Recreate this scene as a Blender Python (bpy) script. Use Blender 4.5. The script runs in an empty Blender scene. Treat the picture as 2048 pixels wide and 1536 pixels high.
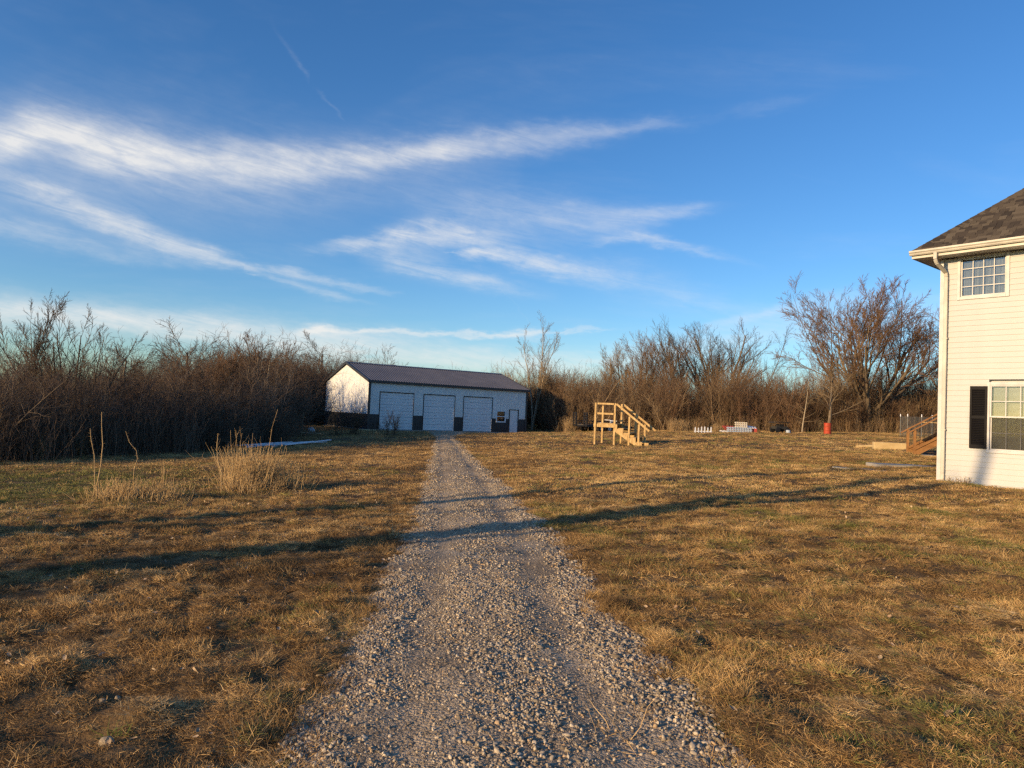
import bpy, math
import numpy as np
from mathutils import Vector, Matrix

SC = bpy.context.scene
COL = SC.collection
R = math.radians
rng = np.random.default_rng(11)

# ------------------------------------------------------------------ camera
PITCH, ROLL, FPX = 0.03777, 0.04345, 1435.0        # focal length in pixels of a 2048 px wide frame
cp, sp, cr, sr = math.cos(PITCH), math.sin(PITCH), math.cos(ROLL), math.sin(ROLL)
FWD = np.array([0, cp, sp]); _u = np.array([0, -sp, cp]); _r = np.array([1.0, 0, 0])
RGT = cr * _r + sr * _u; UPV = -sr * _r + cr * _u
cam_data = bpy.data.cameras.new('camera')
cam = bpy.data.objects.new('camera', cam_data); COL.objects.link(cam)
cam.matrix_world = Matrix(((RGT[0], UPV[0], -FWD[0], 0), (RGT[1], UPV[1], -FWD[1], 0), (RGT[2], UPV[2], -FWD[2], 0), (0, 0, 0, 1)))
cam_data.sensor_fit = 'HORIZONTAL'; cam_data.sensor_width = 36
cam_data.lens = 36 * FPX / 2048
cam_data.clip_start = 0.05; cam_data.clip_end = 5000
SC.camera = cam

# ------------------------------------------------------------------ sun, sky, exposure
SUN_AZ, SUN_EL = R(35.2), R(12.5)
SUN = Vector((-math.cos(SUN_AZ) * math.cos(SUN_EL), -math.sin(SUN_AZ) * math.cos(SUN_EL), math.sin(SUN_EL)))
sl = bpy.data.lights.new('sun', 'SUN'); sl.energy = 4.7; sl.angle = R(0.53); sl.color = (1.0, 0.70, 0.38)
so = bpy.data.objects.new('sun', sl); COL.objects.link(so); so.rotation_euler = SUN.to_track_quat('Z', 'Y').to_euler()
so.location = SUN * 100
SKY_STRENGTH = 0.12
VS = SC.view_settings
VS.view_transform = 'Standard'; VS.look = 'None'; VS.gamma = 1; VS.use_curve_mapping = False
VS.exposure = 0.38
SC.render.engine = 'CYCLES'
SC.cycles.max_bounces = 4; SC.cycles.diffuse_bounces = 2; SC.cycles.glossy_bounces = 2; SC.cycles.transparent_max_bounces = 10
SC.cycles.caustics_reflective = False; SC.cycles.caustics_refractive = False
SC.cycles.use_denoising = False
SC.cycles.pixel_filter_type = 'BLACKMAN_HARRIS'; SC.cycles.filter_width = 1.4


def ray(px, py):
    return FWD + RGT * (px - 1024) / FPX + UPV * (768 - py) / FPX


def make_world():
    w = bpy.data.worlds.new('World'); SC.world = w; w.cycles.sampling_method = 'MANUAL'; w.cycles.sample_map_resolution = 512; w.use_nodes = True
    nt = w.node_tree; nt.nodes.clear(); N = nt.nodes; L = nt.links

    def nd(t, **k):
        n = N.new(t)
        for a, b in k.items(): setattr(n, a, b)
        return n

    def val(sock, v):
        if hasattr(v, 'is_linked') or hasattr(v, 'links'): L.new(v, sock)
        else: sock.default_value = v

    def m(op, a, b=0.0, c=0.0, clamp=False):
        n = nd('ShaderNodeMath', operation=op, use_clamp=clamp)
        val(n.inputs[0], a); val(n.inputs[1], b)
        if op in ('MULTIPLY_ADD', 'SMOOTH_MIN'): val(n.inputs[2], c)
        return n.outputs[0]
    out = nd('ShaderNodeOutputWorld'); bg = nd('ShaderNodeBackground'); L.new(bg.outputs[0], out.inputs[0])
    sky = nd('ShaderNodeTexSky', sky_type='NISHITA'); sky.sun_disc = False
    sky.sun_elevation = SUN_EL; sky.sun_rotation = math.atan2(SUN.x, SUN.y) % (2 * math.pi)
    sky.air_density = 1.0; sky.dust_density = 0.3; sky.ozone_density = 2.2
    tc = nd('ShaderNodeTexCoord'); sep = nd('ShaderNodeSeparateXYZ'); L.new(tc.outputs['Generated'], sep.inputs[0])
    x, y, z = sep.outputs
    az = m('ARCTAN2', x, y); el = m('ARCSINE', z)

    def noise(vec, scale, det, rough=0.55, dist=0.0):
        n = nd('ShaderNodeTexNoise'); n.inputs['Scale'].default_value = scale; n.inputs['Detail'].default_value = det
        n.inputs['Roughness'].default_value = rough; n.inputs['Distortion'].default_value = dist
        L.new(vec, n.inputs['Vector']); return n.outputs['Fac']

    def comb(a, b, c=0.0):
        n = nd('ShaderNodeCombineXYZ'); val(n.inputs[0], a); val(n.inputs[1], b); val(n.inputs[2], c); return n.outputs[0]
    base = comb(az, el)
    n1 = noise(comb(m('MULTIPLY', az, 3.0), m('MULTIPLY', el, 9.0)), 1.6, 4)
    n2 = noise(comb(m('MULTIPLY', az, 12.0), m('MULTIPLY', el, 34.0), 3.0), 1.6, 6, 0.66)
    elw = m('ADD', el, m('ADD', m('MULTIPLY', m('SUBTRACT', n1, 0.5), 0.04), m('MULTIPLY', m('SUBTRACT', n2, 0.5), 0.026)))
    # fibrous texture: long wisps combed along a shallow slope
    fib = noise(comb(m('ADD', m('MULTIPLY', az, 9.0), m('MULTIPLY', el, 12.0)), m('MULTIPLY', m('ADD', el, m('MULTIPLY', az, 0.12)), 52.0), 7.0), 1.4, 7, 0.68, 0.8)
    fib2 = noise(comb(m('MULTIPLY', az, 20.0), m('MULTIPLY', el, 30.0), 1.0), 1.2, 6, 0.65, 0.4)
    fibm = nd('ShaderNodeMapRange'); L.new(m('ADD', m('MULTIPLY', fib, 0.62), m('MULTIPLY', fib2, 0.38)), fibm.inputs[0])
    fibm.inputs[1].default_value = 0.34; fibm.inputs[2].default_value = 0.70; fibm.inputs[3].default_value = 0.06; fibm.inputs[4].default_value = 1.3
    fibv = fibm.outputs[0]
    AZ0, AZ1, EL1, HW1 = -0.9, 0.9, 0.75, 0.15
    t = m('DIVIDE', m('SUBTRACT', az, AZ0), AZ1 - AZ0)

    tv = comb(t, t, t)

    def curves(*sets):
        # one lookup giving centre, half width and strength along the azimuth
        n = nd('ShaderNodeRGBCurve')
        for c, pts in zip(n.mapping.curves, sets):
            pts = sorted(pts); c.points[0].location = pts[0]; c.points[1].location = pts[-1]
            for p in pts[1:-1]: c.points.new(*p)
        n.mapping.update(); L.new(tv, n.inputs['Color'])
        q = nd('ShaderNodeSeparateColor'); L.new(n.outputs[0], q.inputs[0]); return q.outputs

    def band(pts, fibrous=1.0):
        # pts: (px, py, half width px, intensity) read off the sky, kept as azimuth / elevation
        C, H, I = [], [], []
        for px, py, hw, it in pts:
            d = ray(px, py); d = d / np.linalg.norm(d)
            a = (math.atan2(d[0], d[1]) - AZ0) / (AZ1 - AZ0)
            C.append((a, math.asin(d[2]) / EL1)); H.append((a, hw / FPX / HW1)); I.append((a, it))
        a0, a1 = I[0][0], I[-1][0]
        I = [(max(a0 - 0.02, 0), 0.0)] + I + [(min(a1 + 0.02, 1), 0.0)]
        cC, cH, cI = curves(C, H, I)
        dist = m('DIVIDE', m('ABSOLUTE', m('SUBTRACT', elw, m('MULTIPLY', cC, EL1))), m('MAXIMUM', m('MULTIPLY', cH, HW1), 0.001))
        fall = m('POWER', 2.718, m('MULTIPLY', m('MULTIPLY', dist, dist), -0.9))
        it = m('MAXIMUM', cI, 0.0)
        v = m('MULTIPLY', fall, it)
        if fibrous: v = m('MULTIPLY', v, m('ADD', m('MULTIPLY', fibv, fibrous), 1 - fibrous))
        return v
    B = [
        band([(-120, 285, 30, .5), (0, 282, 34, .75), (90, 262, 28, .9), (170, 285, 32, .9), (260, 305, 34, .8), (400, 322, 32, .7), (550, 332, 30, .72), (700, 325, 28, .72), (850, 305, 24, .75), (950, 292, 20, .55), (1100, 280, 20, .42), (1200, 262, 17, .36), (1320, 242, 11, .2), (1400, 236, 8, .03)], .6),
        band([(-100, 330, 90, .25), (150, 330, 90, .3), (450, 360, 80, .22), (750, 350, 70, .16), (1000, 330, 60, .06)], .5),
        band([(20, 372, 16, .2), (120, 400, 18, .6), (200, 438, 20, .65), (300, 480, 20, .65), (400, 510, 15, .65), (480, 530, 10, .55), (600, 548, 9, .5), (760, 578, 6, .2)], .8),
        band([(-100, 430, 20, .2), (0, 450, 18, .28), (120, 478, 16, .3), (260, 512, 12, .2), (400, 535, 10, .05)], .8),
        band([(620, 492, 10, .1), (700, 490, 12, .5), (790, 478, 22, .75), (860, 470, 28, .8), (960, 470, 24, .55), (1060, 478, 14, .1)], .85),
        band([(760, 520, 16, .2), (840, 535, 18, .6), (950, 560, 16, .45), (1080, 590, 14, .1)], .9),
        band([(935, 512, 8, .6), (980, 512, 14, .85), (1060, 522, 18, .75), (1160, 545, 20, .6), (1300, 568, 26, .25), (1450, 610, 22, .14), (1600, 640, 20, .05)], .85),
        band([(850, 400, 30, .1), (1050, 430, 32, .36), (1250, 440, 24, .42), (1370, 422, 12, .36), (1450, 410, 8, .03)], .7),
        band([(1190, 482, 8, .1), (1290, 478, 9, .45), (1380, 492, 7, .32), (1490, 518, 6, .05)], .8),
        band([(540, 555, 6, .3), (620, 575, 8, .32), (720, 600, 6, .12)], .8),
        band([(-200, 610, 30, .8), (0, 622, 28, .85), (200, 640, 28, .9), (400, 655, 30, .85), (600, 690, 30, .85), (800, 705, 28, .75), (1000, 725, 26, .7), (1300, 720, 24, .45), (1700, 640, 30, .25), (2200, 640, 40, .2)], .6),
        band([(600, 668, 8, .3), (635, 668, 9, .75), (700, 672, 5, .4), (730, 667, 6, .7), (880, 671, 4.5, .55), (980, 669, 5, .6), (1050, 664, 8, .85), (1090, 663, 6, .3)], .35),
        band([(1100, 664, 3, .1), (1160, 662, 4, .35), (1230, 660, 3, .05)], .3),
        band([(1380, 670, 8, .05), (1470, 645, 10, .3), (1600, 610, 12, .2), (1800, 590, 16, .05)], .6),
        band([(588, 112, 5, .08), (606, 138, 5, .12), (622, 158, 4, .0), (642, 180, 4, .04), (670, 212, 3.5, .09), (695, 242, 3, .0)], .8),
        band([(1440, 232, 8, .02), (1540, 215, 9, .07), (1640, 195, 7, .01)], .6),
    ]
    tot = B[0]
    for b in B[1:]: tot = m('ADD', tot, b)
    # thin cirrus over the whole dome
    den = m('ADD', m('MAXIMUM', z, 0.0), 0.18)
    pl = comb(m('DIVIDE', x, den), m('MULTIPLY', m('DIVIDE', y, den), 2.2))
    gen = nd('ShaderNodeMapRange'); L.new(noise(pl, 0.9, 5, 0.6, 0.4), gen.inputs[0])
    gen.inputs[1].default_value = 0.5; gen.inputs[2].default_value = 0.8; gen.inputs[3].default_value = 0; gen.inputs[4].default_value = 0.10
    tot = m('ADD', tot, m('MULTIPLY', gen.outputs[0], m('ADD', fibv, 0.2)), clamp=True)
    tot = m('MULTIPLY', tot, 0.86)
    hsv = nd('ShaderNodeHueSaturation'); hsv.inputs['Saturation'].default_value = 1.2; hsv.inputs['Value'].default_value = 1.0
    L.new(sky.outputs[0], hsv.inputs['Color'])
    tint = nd('ShaderNodeMix', data_type='RGBA', blend_type='MULTIPLY'); tint.inputs[0].default_value = 1.0
    L.new(hsv.outputs[0], tint.inputs[6]); tint.inputs[7].default_value = (0.71, 0.92, 1.18, 1)
    mix = nd('ShaderNodeMix', data_type='RGBA'); L.new(tot, mix.inputs[0]); L.new(tint.outputs[2], mix.inputs[6])
    mix.inputs[7].default_value = (5.9, 5.75, 5.5, 1)
    L.new(mix.outputs[2], bg.inputs[0]); bg.inputs[1].default_value = SKY_STRENGTH


make_world()


# ------------------------------------------------------------------ terrain height and pixel -> ground helper
def wob(x, y, scale, seed, n=7):
    r = np.random.default_rng(seed); s = 0
    for i in range(n):
        a = r.uniform(0, 2 * np.pi); k = r.uniform(.5, 1.6) * 2 * np.pi / scale
        s = s + np.sin(k * (np.cos(a) * x + np.sin(a) * y) + r.uniform(0, 6.28))
    return s / math.sqrt(n / 2)            # about unit variance


def gz0(x, y):
    x = np.asarray(x, float); y = np.asarray(y, float)
    z = -1.6 + 0.035 * 80 * np.tanh(x / 80)
    z = z - 0.36 * np.exp(-((x - 1.0) ** 2 + (y - 66) ** 2) / 60.0) - .12 * np.exp(-((x + 5) ** 2 + (y - 60) ** 2) / 60.0)
    z = z + 0.2 * np.exp(-((x + 17) ** 2 + (y - 65) ** 2) / 60.0)
    return z


def gz(x, y):
    x = np.asarray(x, float); y = np.asarray(y, float)
    amp = np.clip((np.hypot(x, y) - 2) / 12, 0.25, 1)
    return gz0(x, y) + amp * (0.035 * wob(x, y, 9, 1) + 0.012 * wob(x, y, 2.6, 2)) + 0.004 * wob(x, y, 0.9, 3)


def at(px, py):
    d = ray(px, py); t = 20.0
    for i in range(60):
        z = float(gz0(d[0] * t, d[1] * t)); t = 0.5 * t + 0.5 * min(max(z / min(d[2], -1e-3), 1), 400)
    return np.array([d[0] * t, d[1] * t, float(gz(d[0] * t, d[1] * t))])


def atd(px, dist):
    """ground point at depth dist (metres forward) under image column px (2048 wide)"""
    z = -1.5
    for i in range(10):
        k = (px - 1024) / FPX
        # solve for x with roll taken into account
        x = dist * k / cr - z * sr * 0.9
        z = float(gz(x, dist))
    return np.array([x, dist, z])


# ------------------------------------------------------------------ materials
def principled(name, build, rough=0.8, spec=0.3, metallic=0.0):
    mt = bpy.data.materials.new(name); mt.use_nodes = True
    nt = mt.node_tree; b = nt.nodes['Principled BSDF']
    b.inputs['Roughness'].default_value = rough; b.inputs['Specular IOR Level'].default_value = spec
    b.inputs['Metallic'].default_value = metallic
    build(nt, b)
    return mt


def nnode(nt, t, **k):
    n = nt.nodes.new(t)
    for a, b in k.items(): setattr(n, a, b)
    return n


def ramp(nt, fac, stops):
    n = nnode(nt, 'ShaderNodeValToRGB'); e = n.color_ramp.elements
    e[0].position, e[0].color = stops[0][0], (*stops[0][1], 1)
    e[1].position, e[1].color = stops[-1][0], (*stops[-1][1], 1)
    for p, c in stops[1:-1]:
        q = e.new(p); q.color = (*c, 1)
    nt.links.new(fac, n.inputs[0]); return n.outputs[0]


def tnoise(nt, scale, det=4, rough=0.55, coord='Object', stretch=None):
    tc = nnode(nt, 'ShaderNodeTexCoord'); v = tc.outputs[coord]
    if stretch:
        mp = nnode(nt, 'ShaderNodeMapping'); mp.inputs['Scale'].default_value = stretch; nt.links.new(v, mp.inputs[0]); v = mp.outputs[0]
    n = nnode(nt, 'ShaderNodeTexNoise'); n.inputs['Scale'].default_value = scale; n.inputs['Detail'].default_value = det
    n.inputs['Roughness'].default_value = rough; nt.links.new(v, n.inputs['Vector']); return n.outputs['Fac']


def bump(nt, b, h, strength=0.4, dist=0.02):
    n = nnode(nt, 'ShaderNodeBump'); n.inputs['Strength'].default_value = strength; n.inputs['Distance'].default_value = dist
    nt.links.new(h, n.inputs['Height']); nt.links.new(n.outputs[0], b.inputs['Normal'])


def mat_two(name, c1, c2, scale=6, rough=0.8, spec=0.25, det=4, stretch=None, bmp=0.0, lo=0.35, hi=0.65, metallic=0.0, bscale=None):
    def f(nt, b):
        n = tnoise(nt, scale, det, 0.6, stretch=stretch)
        nt.links.new(ramp(nt, n, [(lo, c1), (hi, c2)]), b.inputs['Base Color'])
        if bmp: bump(nt, b, n if bscale is None else tnoise(nt, bscale, 3), bmp)
    return principled(name, f, rough, spec, metallic)


def mat_inst(name, rough=0.8, jitter=0.35, spec=0.2, noise=None):
    """colour carried by each scattered piece, with a little brightness jitter"""
    def f(nt, b):
        a = nnode(nt, 'ShaderNodeAttribute', attribute_type='INSTANCER', attribute_name='col')
        oi = nnode(nt, 'ShaderNodeObjectInfo')
        mr = nnode(nt, 'ShaderNodeMapRange'); nt.links.new(oi.outputs['Random'], mr.inputs[0])
        mr.inputs[3].default_value = 1 - jitter; mr.inputs[4].default_value = 1 + jitter
        v = nnode(nt, 'ShaderNodeVectorMath', operation='SCALE'); nt.links.new(a.outputs['Color'], v.inputs[0]); nt.links.new(mr.outputs[0], v.inputs['Scale'])
        o = v.outputs[0]
        if noise:
            n = tnoise(nt, noise, 3); m2 = nnode(nt, 'ShaderNodeMapRange'); nt.links.new(n, m2.inputs[0])
            m2.inputs[1].default_value = .3; m2.inputs[2].default_value = .7; m2.inputs[3].default_value = .65; m2.inputs[4].default_value = 1.3
            v2 = nnode(nt, 'ShaderNodeVectorMath', operation='SCALE'); nt.links.new(o, v2.inputs[0]); nt.links.new(m2.outputs[0], v2.inputs['Scale']); o = v2.outputs[0]
        nt.links.new(o, b.inputs['Base Color'])
    return principled(name, f, rough, spec)


def flat(name, c, rough=0.6, spec=0.3, metallic=0.0):
    return mat_two(name, tuple(x * .86 for x in c), tuple(min(x * 1.1, 1) for x in c), 3.0, rough, spec, metallic=metallic)


M = {}
M['soil'] = mat_two('soil_thatch', (.07, .043, .022), (.22, .14, .064), 2.6, .95, .1, 9, bmp=.6, bscale=40)
M['fines'] = None
M['lawn_blade'] = mat_inst('dry_grass_blade', .75, .3)
M['stone_inst'] = mat_inst('gravel_stone', .85, .3, .3, noise=18)
M['twig_inst'] = mat_inst('brush_twig', .85, .3, .15)
M['leaf_inst'] = mat_inst('dead_leaf', .8, .3, .15)
M['bark_grey'] = mat_two('bark_grey_brown', (.10, .075, .05), (.26, .20, .135), 9, .95, .1, 5, stretch=(3, 3, .5), bmp=.5)
M['bark_pale'] = mat_two('bark_pale', (.28, .22, .15), (.46, .38, .26), 9, .9, .1, 5, stretch=(3, 3, .5), bmp=.4)
M['twig_red'] = mat_two('twig_reddish_brown', (.13, .075, .045), (.24, .15, .09), 3, .9, .1)
M['twig_tan'] = mat_two('twig_tan', (.20, .14, .08), (.32, .23, .13), 3, .9, .1)
M['twig_dark'] = mat_two('twig_dark_brown', (.08, .055, .035), (.17, .12, .075), 3, .9, .1)
M['straw'] = mat_two('dry_straw', (.36, .235, .11), (.60, .42, .21), 5, .8, .15)
M['white_steel'] = mat_two('white_steel_siding', (.70, .70, .68), (.78, .78, .76), .7, .45, .35, 5)
M['charcoal_steel'] = mat_two('charcoal_steel', (.030, .031, .036), (.042, .043, .048), .8, .4, .4, 5)
M['roof_steel'] = mat_two('charcoal_roof_steel', (.085, .080, .086), (.115, .107, .112), .6, .38, .5, 5)
M['door_white'] = mat_two('white_door_paint', (.72, .73, .74), (.80, .80, .80), 1.2, .4, .35)
M['vinyl'] = mat_two('white_vinyl_siding', (.47, .465, .445), (.54, .535, .515), .8, .5, .3, 6)
M['vinyl_trim'] = flat('white_vinyl_trim', (.56, .55, .53), .45)
M['gutter'] = flat('cream_aluminium_gutter', (.52, .485, .41), .4, .4)
M['shutter'] = mat_two('black_shutter', (.006, .0055, .006), (.010, .009, .010), 4, .6, .15)
M['lumber'] = mat_two('new_pine_lumber', (.40, .25, .10), (.64, .45, .21), 14, .8, .15, 7, stretch=(1, 1, .35), bmp=.15)
M['deck_stain'] = mat_two('redwood_stain', (.24, .115, .04), (.34, .17, .06), 4, .65, .25, 5)
M['concrete'] = mat_two('concrete', (.28, .26, .23), (.40, .37, .33), 3, .9, .2, 6, bmp=.2)
M['tan_block'] = mat_two('tan_timber_block', (.50, .36, .17), (.60, .45, .23), 3, .85, .2, 5)
M['black_metal'] = flat('black_painted_metal', (.014, .014, .016), .5, .4)
M['rubber'] = flat('black_rubber', (.018, .018, .02), .85, .2)
M['rim'] = flat('grey_wheel_rim', (.32, .33, .36), .35, .5, .6)
M['deck_wood'] = mat_two('weathered_planks', (.10, .085, .07), (.18, .155, .125), 6, .9, .1)
M['white_plastic'] = flat('white_plastic', (.78, .79, .80), .4)
M['grey_plastic'] = flat('blue_grey_plastic', (.42, .47, .52), .5)
M['red_plastic'] = flat('red_plastic', (.46, .085, .05), .5)
M['cream_wood'] = flat('cream_painted_wood', (.66, .58, .44), .7)
M['red_drum'] = mat_two('rusty_red_drum', (.34, .042, .018), (.48, .07, .028), 7, .6, .3, 6)
M['rust'] = mat_two('rust', (.16, .05, .02), (.30, .11, .04), 14, .9, .1, 6)
M['galv'] = flat('galvanised_wire', (.17, .17, .155), .5, .5, .4)
M['dark_machine'] = mat_two('dark_machine_paint', (.02, .02, .018), (.06, .055, .045), 6, .6, .3)
M['white_sheet'] = mat_two('white_sheet_metal', (.62, .66, .70), (.74, .77, .80), 2, .35, .4)
M['rock'] = mat_two('limestone_rock', (.26, .20, .13), (.46, .37, .25), 9, .9, .2, 6, bmp=.5)
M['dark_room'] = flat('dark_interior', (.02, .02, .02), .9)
M['blind'] = flat('cream_blind', (.66, .62, .50), .7)
M['grey_curtain'] = mat_two('grey_curtain', (.20, .20, .18), (.32, .31, .28), 3.5, .9, .1, 3, stretch=(3, 3, .4))
M['oak_door'] = flat('door_handle_metal', (.10, .10, .10), .35, .5, .7)
M['clear_wood'] = flat('oak_muntin', (.42, .25, .10), .6)


def glass_mat(name, refl=1.0):
    mt = bpy.data.materials.new(name); mt.use_nodes = True; nt = mt.node_tree; nt.nodes.clear()
    o = nnode(nt, 'ShaderNodeOutputMaterial'); mx = nnode(nt, 'ShaderNodeMixShader'); fr = nnode(nt, 'ShaderNodeFresnel'); fr.inputs[0].default_value = 1.5
    mu = nnode(nt, 'ShaderNodeMath', operation='MULTIPLY_ADD'); nt.links.new(fr.outputs[0], mu.inputs[0]); mu.inputs[1].default_value = refl; mu.inputs[2].default_value = 0.05 * refl
    tr = nnode(nt, 'ShaderNodeBsdfTransparent'); gl = nnode(nt, 'ShaderNodeBsdfGlossy'); gl.inputs['Roughness'].default_value = 0.03
    tr.inputs[0].default_value = (.88, .90, .90, 1)
    nt.links.new(mu.outputs[0], mx.inputs[0]); nt.links.new(tr.outputs[0], mx.inputs[1]); nt.links.new(gl.outputs[0], mx.inputs[2]); nt.links.new(mx.outputs[0], o.inputs[0])
    return mt


M['glass'] = glass_mat('window_glass', 1.0)


def screen_mat():
    mt = bpy.data.materials.new('insect_screen'); mt.use_nodes = True; nt = mt.node_tree; nt.nodes.clear()
    o = nnode(nt, 'ShaderNodeOutputMaterial'); mx = nnode(nt, 'ShaderNodeMixShader'); mx.inputs[0].default_value = .38
    tr = nnode(nt, 'ShaderNodeBsdfTransparent'); df = nnode(nt, 'ShaderNodeBsdfDiffuse'); df.inputs[0].default_value = (.07, .07, .065, 1)
    nt.links.new(tr.outputs[0], mx.inputs[1]); nt.links.new(df.outputs[0], mx.inputs[2]); nt.links.new(mx.outputs[0], o.inputs[0]); return mt


M['screen'] = screen_mat()


def fines_mat():
    def f(nt, b):
        tc = nnode(nt, 'ShaderNodeTexCoord')
        v = nnode(nt, 'ShaderNodeTexVoronoi'); v.inputs['Scale'].default_value = 55; nt.links.new(tc.outputs['Object'], v.inputs['Vector'])
        v2 = nnode(nt, 'ShaderNodeTexVoronoi'); v2.inputs['Scale'].default_value = 130; nt.links.new(tc.outputs['Object'], v2.inputs['Vector'])
        n = tnoise(nt, 1.3, 6)
        c = ramp(nt, n, [(.35, (.26, .195, .125)), (.65, (.43, .335, .225))])
        sx = nnode(nt, 'ShaderNodeSeparateColor'); nt.links.new(v.outputs['Color'], sx.inputs[0])
        mr = nnode(nt, 'ShaderNodeMapRange'); nt.links.new(sx.outputs[0], mr.inputs[0]); mr.inputs[3].default_value = .6; mr.inputs[4].default_value = 1.35
        sc = nnode(nt, 'ShaderNodeVectorMath', operation='SCALE'); nt.links.new(c, sc.inputs[0]); nt.links.new(mr.outputs[0], sc.inputs['Scale'])
        nt.links.new(sc.outputs[0], b.inputs['Base Color'])
        ad = nnode(nt, 'ShaderNodeMath', operation='ADD'); nt.links.new(v.outputs['Distance'], ad.inputs[0])
        mu = nnode(nt, 'ShaderNodeMath', operation='MULTIPLY'); nt.links.new(v2.outputs['Distance'], mu.inputs[0]); mu.inputs[1].default_value = .5
        nt.links.new(mu.outputs[0], ad.inputs[1])
        iv = nnode(nt, 'ShaderNodeMath', operation='MULTIPLY'); nt.links.new(ad.outputs[0], iv.inputs[0]); iv.inputs[1].default_value = -1
        bump(nt, b, iv.outputs[0], .8, .012)
    return principled('gravel_fines', f, .92, .2)


M['fines'] = fines_mat()


def shingle_mat():
    def f(nt, b):
        oi = nnode(nt, 'ShaderNodeObjectInfo')
        c = ramp(nt, oi.outputs['Random'], [(0, (.040, .033, .028)), (.35, (.062, .050, .040)), (.7, (.092, .075, .056)), (1, (.115, .095, .072))])
        n = tnoise(nt, 60, 3); mr = nnode(nt, 'ShaderNodeMapRange'); nt.links.new(n, mr.inputs[0]); mr.inputs[3].default_value = .6; mr.inputs[4].default_value = 1.4
        sc = nnode(nt, 'ShaderNodeVectorMath', operation='SCALE'); nt.links.new(c, sc.inputs[0]); nt.links.new(mr.outputs[0], sc.inputs['Scale'])
        nt.links.new(sc.outputs[0], b.inputs['Base Color'])
        bump(nt, b, n, .4, .004)
    return principled('asphalt_shingle', f, .95, .15)


M['shingle'] = shingle_mat()


# ------------------------------------------------------------------ mesh helpers
def mesh_np(name, V, Q, mat, smooth=False):
    V = np.asarray(V, np.float32).reshape(-1, 3); Q = np.asarray(Q, np.int32)
    me = bpy.data.meshes.new(name)
    me.vertices.add(len(V)); me.vertices.foreach_set('co', V.ravel())
    n = Q.shape[1]
    me.loops.add(Q.size); me.loops.foreach_set('vertex_index', Q.ravel())
    me.polygons.add(len(Q)); me.polygons.foreach_set('loop_start', np.arange(0, Q.size, n, dtype=np.int32))
    if smooth: me.polygons.foreach_set('use_smooth', np.ones(len(Q), bool))
    me.update(calc_edges=True); me.materials.append(mat)
    return me


def link(name, me, parent=None, loc=None, rot=None):
    o = bpy.data.objects.new(name, me); COL.objects.link(o)
    if parent is not None: o.parent = parent
    if loc is not None: o.location = [float(a) for a in loc]
    if rot is not None: o.rotation_euler = rot
    return o


def tag(o, label=None, cat=None, group=None, kind=None):
    if label: o['label'] = label
    if cat: o['category'] = cat
    if group: o['group'] = group
    if kind: o['kind'] = kind
    return o


def thing(name, loc, rz, label, cat, group=None):
    o = bpy.data.objects.new(name, None); COL.objects.link(o); o.empty_display_size = .3
    o.location = [float(a) for a in loc]; o.rotation_euler = (0, 0, rz)
    return tag(o, label, cat, group)


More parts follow.
